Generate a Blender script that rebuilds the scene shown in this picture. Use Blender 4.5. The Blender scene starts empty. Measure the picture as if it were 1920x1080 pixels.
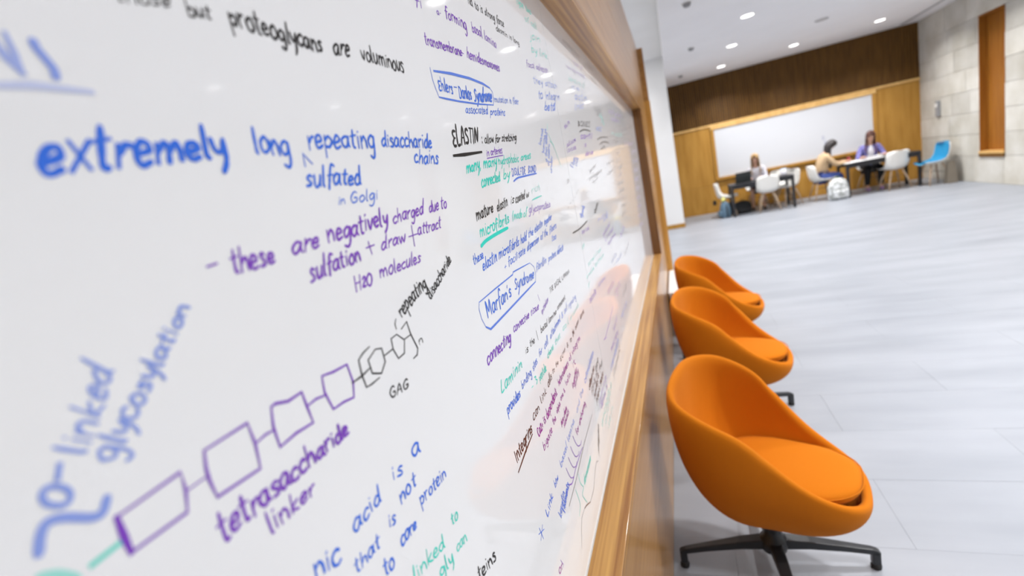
import bpy, bmesh, math, random
from mathutils import Vector, Matrix
random.seed(7)
C = bpy.context.scene.collection
S = bpy.context.scene
# ------------------------------------------------------------------ camera
cam_data = bpy.data.cameras.new('camera'); cam = bpy.data.objects.new('camera', cam_data); C.objects.link(cam)
cam.location = (0.205, 0.0, 1.6)
cam.rotation_euler = (math.radians(78.65318761), math.radians(11.64646419), math.radians(18.60139125))
cam_data.sensor_width = 36.0; cam_data.lens = 885.985 / 1920 * 36
cam_data.clip_start = 0.02; cam_data.clip_end = 60
cam_data.dof.use_dof = True; cam_data.dof.focus_distance = 0.74; cam_data.dof.aperture_fstop = 2.9
S.camera = cam
# ------------------------------------------------------------------ world and exposure
w = bpy.data.worlds.new('world'); S.world = w; w.use_nodes = True
w.node_tree.nodes['Background'].inputs[0].default_value = (0.86, 0.93, 1.0, 1)
w.node_tree.nodes['Background'].inputs[1].default_value = 0.4
S.view_settings.view_transform = 'Standard'; S.view_settings.look = 'None'
S.view_settings.gamma = 1.0; S.view_settings.use_curve_mapping = False
S.view_settings.exposure = -1.14
S.cycles.max_bounces = 8; S.cycles.diffuse_bounces = 5; S.cycles.glossy_bounces = 4
S.cycles.use_denoising = True
S.cycles.sample_clamp_indirect = 6.0

# ------------------------------------------------------------------ helpers
def tag(o, label=None, cat=None, group=None, kind=None):
    if label: o['label'] = label
    if cat: o['category'] = cat
    if group: o['group'] = group
    if kind: o['kind'] = kind
    return o
def empty(name, loc, rz=0.0, label=None, cat=None, group=None):
    o = bpy.data.objects.new(name, None); C.objects.link(o)
    o.location = loc; o.rotation_euler = (0, 0, rz); o.empty_display_size = .1
    return tag(o, label, cat, group)
def obj(name, bm, m, parent=None, smooth=False, bevel=0.0, subsurf=0, loc=None):
    me = bpy.data.meshes.new(name)
    if smooth:
        for f in bm.faces: f.smooth = True
    bm.to_mesh(me); bm.free()
    for x in (m if isinstance(m, (list, tuple)) else [m]): me.materials.append(x)
    o = bpy.data.objects.new(name, me); C.objects.link(o)
    if parent: o.parent = parent
    if loc: o.location = loc
    if bevel:
        b = o.modifiers.new('bevel', 'BEVEL'); b.width = bevel; b.segments = 2; b.limit_method = 'ANGLE'
    if subsurf:
        s = o.modifiers.new('sub', 'SUBSURF'); s.levels = subsurf; s.render_levels = subsurf
    return o
def bx(bm, x0, x1, y0, y1, z0, z1, mi=0):
    v = [bm.verts.new(p) for p in ((x0,y0,z0),(x1,y0,z0),(x1,y1,z0),(x0,y1,z0),(x0,y0,z1),(x1,y0,z1),(x1,y1,z1),(x0,y1,z1))]
    for q in ((3,2,1,0),(4,5,6,7),(0,1,5,4),(1,2,6,5),(2,3,7,6),(3,0,4,7)):
        f = bm.faces.new([v[i] for i in q]); f.material_index = mi
def box(*a):
    bm = bmesh.new(); bx(bm, *a); return bm
def tube(bm, pts, rad, n=8, caps=True):
    pts = [Vector(p) for p in pts]; rings = []
    rad = rad if isinstance(rad, (list, tuple)) else [rad]*len(pts)
    up = None
    for i, p in enumerate(pts):
        d = (pts[min(i+1, len(pts)-1)] - pts[max(i-1, 0)]).normalized()
        if up is None: up = Vector((0,0,1)) if abs(d.z) < .9 else Vector((1,0,0))
        a = d.cross(up)
        if a.length < 1e-5: a = d.cross(Vector((0,1,0)))
        a.normalize(); b = a.cross(d).normalized(); up = b
        rings.append([bm.verts.new(p + (a*math.cos(t) + b*math.sin(t))*rad[i]) for t in [2*math.pi*k/n for k in range(n)]])
    for r0, r1 in zip(rings, rings[1:]):
        for k in range(n): bm.faces.new((r0[k], r0[(k+1)%n], r1[(k+1)%n], r1[k]))
    if caps:
        bm.faces.new(rings[0][::-1]); bm.faces.new(rings[-1])
def tubebm(*a, **k):
    bm = bmesh.new(); tube(bm, *a, **k); bmesh.ops.recalc_face_normals(bm, faces=bm.faces); return bm
def lathe(bm, prof, n=24, c=(0,0,0)):
    rings = []
    for r, z in prof:
        if r < 1e-6: rings.append([bm.verts.new((c[0], c[1], c[2]+z))])
        else: rings.append([bm.verts.new((c[0]+r*math.cos(2*math.pi*k/n), c[1]+r*math.sin(2*math.pi*k/n), c[2]+z)) for k in range(n)])
    for a, b in zip(rings, rings[1:]):
        for k in range(n):
            q = [a[k % len(a)], a[(k+1) % len(a)], b[(k+1) % len(b)], b[k % len(b)]]
            q = list(dict.fromkeys(q))
            if len(q) > 2: bm.faces.new(q)
    return bm
def copy_tree(o, parent=None):
    c = o.copy(); C.objects.link(c)
    if parent: c.parent = parent
    for ch in list(o.children): copy_tree(ch, c)
    return c

# ------------------------------------------------------------------ materials
def base(name, col, rough=.5, coat=0.0, spec=.5, metal=0.0):
    m = bpy.data.materials.new(name); m.use_nodes = True
    b = m.node_tree.nodes['Principled BSDF']
    b.inputs['Base Color'].default_value = (*col, 1); b.inputs['Roughness'].default_value = rough
    b.inputs['Coat Weight'].default_value = coat; b.inputs['Coat Roughness'].default_value = .08
    b.inputs['Specular IOR Level'].default_value = spec; b.inputs['Metallic'].default_value = metal
    return m
def nodes(m): return m.node_tree.nodes, m.node_tree.links, m.node_tree.nodes['Principled BSDF']
def noisy(name, c0, c1, scale=(1,1,1), rough=.5, detail=4, spec=.5, bump=0.0, coat=0.0, nscale=1.0, perobj=0.0, lo=.3, hi=.7, bdist=.01):
    m = base(name, c0, rough, coat, spec); N, L, b = nodes(m)
    tc = N.new('ShaderNodeTexCoord'); mp = N.new('ShaderNodeMapping'); mp.inputs['Scale'].default_value = scale
    geo = N.new('ShaderNodeNewGeometry')
    L.new(geo.outputs['Position'] if perobj >= 0 else tc.outputs['Object'], mp.inputs['Vector'])
    nz = N.new('ShaderNodeTexNoise'); nz.inputs['Scale'].default_value = nscale; nz.inputs['Detail'].default_value = detail
    L.new(mp.outputs[0], nz.inputs['Vector'])
    cr = N.new('ShaderNodeValToRGB'); cr.color_ramp.elements[0].position = lo; cr.color_ramp.elements[1].position = hi
    cr.color_ramp.elements[0].color = (*c0, 1); cr.color_ramp.elements[1].color = (*c1, 1)
    L.new(nz.outputs['Fac'], cr.inputs['Fac']); out = cr.outputs['Color']
    if perobj > 0:
        oi = N.new('ShaderNodeObjectInfo'); hs = N.new('ShaderNodeHueSaturation')
        mr = N.new('ShaderNodeMapRange'); mr.inputs['To Min'].default_value = 1-perobj; mr.inputs['To Max'].default_value = 1+perobj
        L.new(oi.outputs['Random'], mr.inputs['Value']); L.new(mr.outputs[0], hs.inputs['Value']); L.new(out, hs.inputs['Color']); out = hs.outputs['Color']
    L.new(out, b.inputs['Base Color'])
    if bump:
        bp = N.new('ShaderNodeBump'); bp.inputs['Strength'].default_value = bump; bp.inputs['Distance'].default_value = bdist
        L.new(nz.outputs['Fac'], bp.inputs['Height']); L.new(bp.outputs[0], b.inputs['Normal'])
    return m
def emis(name, col, s):
    m = base(name, col); N, L, b = nodes(m)
    b.inputs['Emission Color'].default_value = (*col, 1); b.inputs['Emission Strength'].default_value = s
    return m
M = {}
M['plaster'] = noisy('white_plaster', (.80,.80,.80), (.84,.84,.84), rough=.85, nscale=1.5, spec=.2)
M['ceiling'] = noisy('ceiling_plaster', (.83,.82,.84), (.87,.86,.88), rough=.9, nscale=1.2, spec=.2)
M['board'] = noisy('whiteboard_enamel', (.90,.912,.93), (.92,.932,.95), rough=.055, nscale=3, spec=.32)
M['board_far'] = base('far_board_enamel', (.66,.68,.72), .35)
M['smudge'] = base('faint_ink', (.5,.52,.62), .5)
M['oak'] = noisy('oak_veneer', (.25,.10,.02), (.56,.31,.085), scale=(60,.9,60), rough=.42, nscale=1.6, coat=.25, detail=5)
M['oak_jamb'] = noisy('oak_jamb', (.50,.25,.05), (.62,.35,.09), scale=(22,22,1.2), rough=.5, nscale=1.5)
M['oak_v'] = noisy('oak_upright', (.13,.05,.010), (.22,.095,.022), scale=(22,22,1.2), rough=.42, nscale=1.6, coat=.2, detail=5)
M['oak_panel'] = noisy('oak_panel', (.38,.185,.028), (.50,.265,.052), scale=(7,7,1.0), rough=.5, nscale=1.5, detail=6, perobj=.06, spec=.35)
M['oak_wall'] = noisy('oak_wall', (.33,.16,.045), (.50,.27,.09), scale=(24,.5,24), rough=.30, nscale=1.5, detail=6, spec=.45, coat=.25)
M['oak_dark'] = noisy('dark_oak_rib', (.115,.05,.009), (.21,.10,.02), scale=(9,9,1.0), rough=.55, nscale=1.8, detail=5, spec=.3)
M['niche'] = noisy('niche_oak', (.25,.085,.008), (.36,.14,.018), scale=(8,8,.8), rough=.5, nscale=1.5, detail=6, spec=.3)
M['sill'] = noisy('sill_oak', (.65,.38,.12), (.8,.52,.2), scale=(8,1,8), rough=.4, nscale=1.5)
M['bead'] = base('edge_bead', (.55,.54,.52), .5)
M['gap'] = base('dark_gap', (.02,.015,.01), .8)
M['stone'] = noisy('limestone', (.50,.475,.41), (.66,.645,.60), rough=.85, nscale=2.2, detail=7, perobj=.09, bump=.25, spec=.2)
M['mortar'] = base('mortar', (.60,.585,.55), .9)
M['tile'] = noisy('floor_tile', (.245,.265,.30), (.335,.355,.395), scale=(.5,2.0,1), rough=.42, nscale=1.6, detail=6, perobj=.012, spec=.35, lo=.28, hi=.72)
M['grout'] = base('grout', (.25,.265,.29), .8)
M['orange'] = noisy('orange_wool', (.51,.138,.003), (.57,.165,.005), rough=.85, nscale=900, detail=2, bump=.25, bdist=.0006, spec=.12, perobj=-1)
M['orange'].node_tree.nodes['Principled BSDF'].inputs['Sheen Weight'].default_value = .12
M['orange'].node_tree.nodes['Principled BSDF'].inputs['Sheen Tint'].default_value = (1,.6,.25,1)
M['black'] = base('black_metal', (.018,.02,.024), .38)
M['rubber'] = base('black_rubber', (.012,.012,.012), .7)
M['white_plastic'] = base('white_plastic', (.78,.77,.74), .35)
M['white_gloss'] = base('white_laminate', (.9,.9,.9), .4)
M['blue_pad'] = base('blue_fabric', (.02,.28,.52), .8)
M['dowel'] = noisy('maple_dowel', (.42,.30,.2), (.55,.42,.3), rough=.5, nscale=20)
M['table'] = base('black_table', (.02,.02,.024), .4)
M['light'] = emis('downlight_lens', (1,.98,.96), 12)
M['grey'] = base('grey_plastic', (.28,.28,.29), .5)
M['off'] = base('unlit_lens', (.5,.5,.5), .3)
M['skin'] = base('skin', (.60,.36,.26), .6)
M['skin2'] = base('skin_tan', (.50,.28,.18), .6)
M['blond'] = noisy('blond_hair', (.34,.2,.08), (.5,.33,.14), scale=(30,30,4), rough=.55)
M['darkhair'] = noisy('dark_hair', (.01,.009,.012), (.03,.022,.02), scale=(30,30,4), rough=.45)
M['auburn'] = noisy('auburn_hair', (.07,.025,.02), (.15,.06,.045), scale=(30,30,4), rough=.5)
M['pale_shirt'] = base('pale_shirt', (.62,.62,.68), .85)
M['navy'] = base('navy_cloth', (.012,.014,.035), .85)
M['tan_jacket'] = base('tan_jacket', (.52,.37,.22), .85)
M['jeans'] = base('blue_jeans', (.04,.07,.26), .85)
M['plaid'] = noisy('violet_plaid', (.10,.09,.34), (.30,.29,.62), scale=(25,25,25), rough=.85, nscale=1.2)
M['white_tee'] = base('white_cloth', (.75,.75,.82), .85)
M['black_cloth'] = base('black_cloth', (.014,.014,.016), .85)
M['shoe'] = base('dark_shoe', (.03,.025,.025), .6)
M['violet_shoe'] = base('violet_shoe', (.4,.25,.5), .7)
M['eye'] = base('eye', (.03,.02,.02), .3)
M['lip'] = base('lips', (.5,.17,.15), .6)
M['paper'] = base('paper', (.85,.85,.86), .8)
M['screen'] = base('laptop_shell', (.03,.035,.035), .4)
M['steel'] = base('steel', (.5,.5,.5), .35, metal=.9)
M['green'] = base('green_trim', (.32,.45,.12), .8)
M['slate'] = base('slate_bag', (.10,.17,.24), .8)
M['yellow'] = base('yellow_ball', (.80,.76,.20), .7)
M['red'] = base('red_cloth', (.35,.03,.05), .8)
M['camo'] = noisy('pale_pack', (.36,.38,.37), (.74,.76,.78), rough=.8, nscale=14, detail=2, lo=.42, hi=.58)
M['taupe'] = base('taupe_matte', (.22,.19,.15), .7)
INK = {'B': (.035,.17,.80), 'P': (.22,.05,.56), 'K': (.012,.010,.010), 'T': (.0,.74,.60), 'R': (.11,.025,.008), 'M': (.36,.02,.34)}
BC = (.90,.912,.93)
inks = {}
def ink(c, st):
    if (c, st) not in inks:
        a = {9: 1.0, 8: .94, 7: .84, 6: .72, 5: .6, 4: .48, 3: .36}[st]
        inks[(c, st)] = base('marker_ink', tuple(INK[c][i]*a + BC[i]*(1-a) for i in range(3)), .3, spec=.4)
    return inks[(c, st)]
INK_NAME = {'B': 'blue', 'P': 'purple', 'K': 'black', 'T': 'teal', 'R': 'brown', 'M': 'magenta'}

# ------------------------------------------------------------------ room shell
YB, YE, XR, ZC = -4.0, 13.8, 5.58, 3.42
def struct(name, bm, m, parent=None, **k): return tag(obj(name, bm, m, parent, **k), kind='structure')
floor = struct('floor', box(-2.2, XR+.3, YB-.3, YE+.3, -.2, -.012), M['grout'])
TW, TL, J = .425, 1.27, .0014
tile_mesh = {}
row = 0; y = 1.866 - 14*TW
while y < YE:
    x = .875 - 4*TL + (TL/2 if row % 2 else 0)
    while x < XR:
        a, b = max(x, 0.0 if y < 5.35 else -2.2), min(x+TL, XR); ya, yb = max(y, YB), min(y+TW, YE)
        if b-a > .02 and yb-ya > .02:
            key = (round(b-a-J, 3), round(yb-ya-J, 3))
            if key not in tile_mesh:
                o = obj('tile', box(0, key[0], 0, key[1], -.012, 0), M['tile'], floor); tile_mesh[key] = o.data
            else:
                o = bpy.data.objects.new('tile', tile_mesh[key]); C.objects.link(o); o.parent = floor
            o.location = (a+J/2, ya+J/2, random.uniform(-.0004, 0))
        x += TL
    y += TW; row += 1
# ceiling with the slot along the partition
cbm = box(.265, XR+.3, YB, YE+.3, ZC, ZC+.2)
ceiling = struct('ceiling', cbm, M['ceiling'])
struct('ceiling_recess', box(-2.2, .40, YB, YE+.3, 3.83, 3.98), M['plaster'], ceiling)
struct('ceiling_edge', box(.265, .30, YB, YE, ZC+.2, 3.83), M['plaster'], ceiling)
struct('slot_diffuser', box(5.18, 5.24, 4.0, 13.6, ZC-.006, ZC+.001), M['grey'], ceiling)
# left side: outer wall, partition that carries the board
struct('wall_left', box(-2.4, -2.2, YB, YE+.3, 0, 3.9), M['plaster'])
T0, T1, B0, B1, YP = 2.07, 2.755, .815, 2.07, 5.42
part = struct('wall_board', box(-.30, -.10, YB, YP, 0, T1), M['plaster'])
DZ = .067
lower = struct('wood_panel', box(-.10, 0, YB, YP, 0, B0-.0255), M['oak_wall'], part)
for z0, z1, y0, y1 in ((T0+.026, T0+.33, YB, 2.2), (T0+.026, T0+.33, 2.203, YP), (T0+.333, T1, YB, 2.2), (T0+.333, T1, 2.203, YP)):
    struct('wood_panel', box(-.10, 0, y0, y1, z0, z1), M['oak_wall'], part)
struct('wood_panel', box(-.10, 0, 4.391, YP, B0-.025, T0+.0255), M['oak_wall'], part)
struct('wood_panel', box(-.10, 0, YB, -1.731, B0-.025, T0+.0255), M['oak_wall'], part)
tag(obj('jamb_trim', box(-.30, .055, YP, YP+.06, 0, 2.24), M['oak_jamb'], None, bevel=.002), kind='structure').name = 'trim_1'
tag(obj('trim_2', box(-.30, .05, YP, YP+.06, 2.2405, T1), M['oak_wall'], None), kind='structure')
# back wall
wb = struct('wall_back', box(-2.4, XR+.3, YE+.02, YE+.2, 0, 3.9), M['gap'])
WX0, WX1, WZ0, WZ1 = 1.26, 4.66, .90, 2.12
for x0, x1, z0, z1 in ((-2.2, .30, .0, 2.2), (.303, 1.18, .72, 2.2), (.303, 1.18, .0, .717), (1.183, 2.9, .0, .83), (2.903, 4.74, .0, .83), (4.743, XR, .0, 2.2)):
    struct('wood_panel', box(x0, x1, YE-.02, YE+.02, z0, z1), M['oak_panel'], wb)
struct('trim_rail', box(-2.2, XR, YE-.05, YE+.02, 2.203, 2.255), M['sill'], wb)
struct('skirting', box(-2.2, XR, YE-.028, YE-.02, 0, .09), M['oak_panel'], wb)
bm = bmesh.new(); x = -.4
while x < XR-.03:
    bx(bm, x, x+.031, YE-.045, YE+.0, 2.256, ZC-.001); x += .055
tag(struct('rib', bm, M['oak_dark'], wb), kind='stuff')
struct('rib_backing', box(-2.2, XR, YE, YE+.02, 2.255, 3.83), M['gap'], wb)
# column
col = struct('column', box(-.35, .272, 11.9, 12.5, .10, 3.83), M['plaster'])
struct('skirting', box(-.36, .282, 11.885, 12.51, 0, .10), M['oak_panel'], col)
# right wall of limestone blocks, with a tall oak niche
NY0, NY1, NZ0, NZ1 = 10.81, 11.5, .50, 2.95
wr = struct('wall_right', box(XR+.12, XR+.3, YB, YE+.2, 0, 3.6), M['mortar'])
struct('mortar_bed', box(XR+.03, XR+.12, YB, NY0-.02, 0, 3.42), M['mortar'], wr)
struct('mortar_bed', box(XR+.03, XR+.12, NY1+.02, YE, 0, 3.42), M['mortar'], wr)
levels = [0, .50, .905, 1.31, 1.715, 2.12, 2.525, 2.95, 3.42]
rs = random.Random(11)
for k in range(len(levels)-1):
    z0, z1 = levels[k]+.003, levels[k+1]-.003
    y = YE
    while y > YB:
        ln = rs.uniform(.55, 1.25) if y > 6 else 1.6
        a, b = max(y-ln, YB), y
        inn = z0 > NZ0-.01 and z1 < NZ1+.01
        if inn:
            if b > NY1 and a < NY1: a = NY1
            elif b > NY0 and a < NY0: pass
            if abs(b-NY1) < 1e-6 or (b <= NY1 and b > NY0): y = NY0; b = NY0; a = NY0-ln
        if b-a > .25 or a == NY1 or a == YB:
            pr = rs.uniform(0, .007)
            o = struct('stone_block', box(XR-pr, XR+.03, a+.004, b-.004, z0, z1), M['stone'], wr)
            y = a
        else:
            a = b-.6; o = struct('stone_block', box(XR, XR+.03, a+.004, b-.004, z0, z1), M['stone'], wr); y = a
niche = tag(empty('wall_niche', (XR+.11, (NY0+NY1)/2, NZ0)), 'tall narrow oak lined niche in the pale stone block wall', 'niche')
niche['kind'] = 'thing'
def rel(bm_, e):
    bmesh.ops.translate(bm_, verts=bm_.verts, vec=-Vector(e.location)); return bm_
obj('back_panel', rel(box(XR+.10, XR+.118, NY0, NY1, NZ0, NZ1), niche), M['niche'], niche)
for a in (NY0-.018, NY1): obj('jamb', rel(box(XR-.012, XR+.118, a, a+.018, NZ0, NZ1), niche), M['niche'], niche)
obj('head_board', rel(box(XR-.012, XR+.118, NY0-.018, NY1+.018, NZ1-.02, NZ1-.001), niche), M['niche'], niche)
obj('sill', rel(box(XR-.03, XR+.118, NY0-.018, NY1+.018, NZ0+.045, NZ0+.085), niche), M['sill'], niche)
obj('sill_apron', rel(box(XR-.028, XR+.1, NY0-.018, NY1+.018, NZ0-.02, NZ0+.045), niche), M['oak_dark'], niche)
# unseen wall behind the camera, with a wide opening added for fill light
wf = struct('wall_front', box(-2.4, XR+.3, YB-.2, YB, 0, .7), M['plaster'])
struct('wall_lintel', box(-2.4, XR+.3, YB-.2, YB, 3.1, 3.9), M['plaster'], wf)
for x0, x1 in ((-2.4, .6), (2.95, 3.15), (5.4, XR+.3)): struct('wall_pier', box(x0, x1, YB-.2, YB, .7, 3.1), M['plaster'], wf)

# ------------------------------------------------------------------ ceiling lights
def ring_bm(r0, r1, h):
    bm = bmesh.new(); lathe(bm, [(r0, .02), (r0, -h), (r1, -h), (r1, .0)], 24); return bm
def disk_bm(r, z):
    bm = bmesh.new(); lathe(bm, [(0, z), (r, z), (r, z+.004)], 24); bmesh.ops.recalc_face_normals(bm, faces=bm.faces); return bm
rows = {1.49: [.25, 2.33, 4.39, 6.45, 8.5, 10.52, 12.68], 2.9: [.25, 2.33, 12.42], 4.36: [-1.8, .25, 2.33, 4.39, 6.45, 8.5, 10.4, 12.2]}  # middle-row pair near camera and lamp behind camera added to brighten the board
first = None
for x, ys in rows.items():
    for y in ys:
        if first is None:
            e = empty('ceiling_light', (x, y, ZC), label='x', cat='ceiling light', group='recessed round ceiling lights')
            obj('trim_ring', ring_bm(.085, .105, .004), M['white_plastic'], e); obj('lens', disk_bm(.086, -.003), M['light'], e)
            first = e
        else:
            e = copy_tree(first); e.location = (x, y, ZC)
        e['label'] = 'x'
        seen = {(1.49,8.5): 'lit round ceiling downlight nearest the camera, left row', (1.49,10.52): 'lit ceiling downlight in the left row, second from the back',
                (1.49,12.68): 'lit ceiling downlight nearest the white column and ribbed wall', (2.9,12.42): 'lit ceiling downlight in the middle, close to the ribbed wall',
                (4.36,12.2): 'lit ceiling downlight nearest the stone wall corner'}
        e['label'] = seen.get((x, y), 'lit round downlight outside the frame, along the row at x %.1f, y %.1f metres' % (x, y))
        if (x, y) not in seen: e['label'] = 'lit round ceiling downlight beyond the frame, one of a set that includes added fill lamps'
        ld = bpy.data.lights.new('downlight', 'AREA'); ld.shape = 'DISK'; ld.size = .16; ld.energy = 40; ld.color = (1, .985, .975); ld.spread = math.radians(132)
        lo = bpy.data.objects.new('downlight', ld); C.objects.link(lo); lo.parent = e; lo.location = (0, 0, -.02)
for y in (6.6, 8.8, 11.0):  # unseen row behind the partition, added to brighten the column and ceiling recess
    e = copy_tree(first); e.location = (-1.1, y, 3.83); e['label'] = 'lit round ceiling downlight beyond the frame, one of a set that includes added fill lamps'
    ld = bpy.data.lights.new('downlight', 'AREA'); ld.shape = 'DISK'; ld.size = .16; ld.energy = 40; ld.color = (1, .985, .975)
    lo = bpy.data.objects.new('downlight', ld); C.objects.link(lo); lo.parent = e; lo.location = (0, 0, -.02)
u = empty('unlit_ceiling_light', (2.92, 10.43, ZC), label='unlit round ceiling fitting between the lit downlights', cat='ceiling light')
obj('trim_ring', ring_bm(.085, .105, .004), M['grey'], u); obj('lens', disk_bm(.086, -.001), M['off'], u)
for (x, y), lb in (((.6, 12.43), 'small grey ceiling sensor nearest the white column'), ((.74, 9.67), 'faint grey sprinkler rose above the left, middle of ceiling'), ((.60, 6.9), 'grey smoke detector on the ceiling at the top edge')):
    e = empty('ceiling_sensor', (x, y, ZC), label=lb, cat='ceiling sensor', group='small ceiling sensors')
    bm = bmesh.new(); lathe(bm, [(0, -.05), (.035, -.045), (.05, -.02), (.05, 0)], 16); obj('housing', bm, M['grey'], e, smooth=True)
    bm = bmesh.new(); lathe(bm, [(.05, -.006), (.065, -.004), (.065, 0)], 16); obj('mounting_plate', bm, M['white_plastic'], e)
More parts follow.
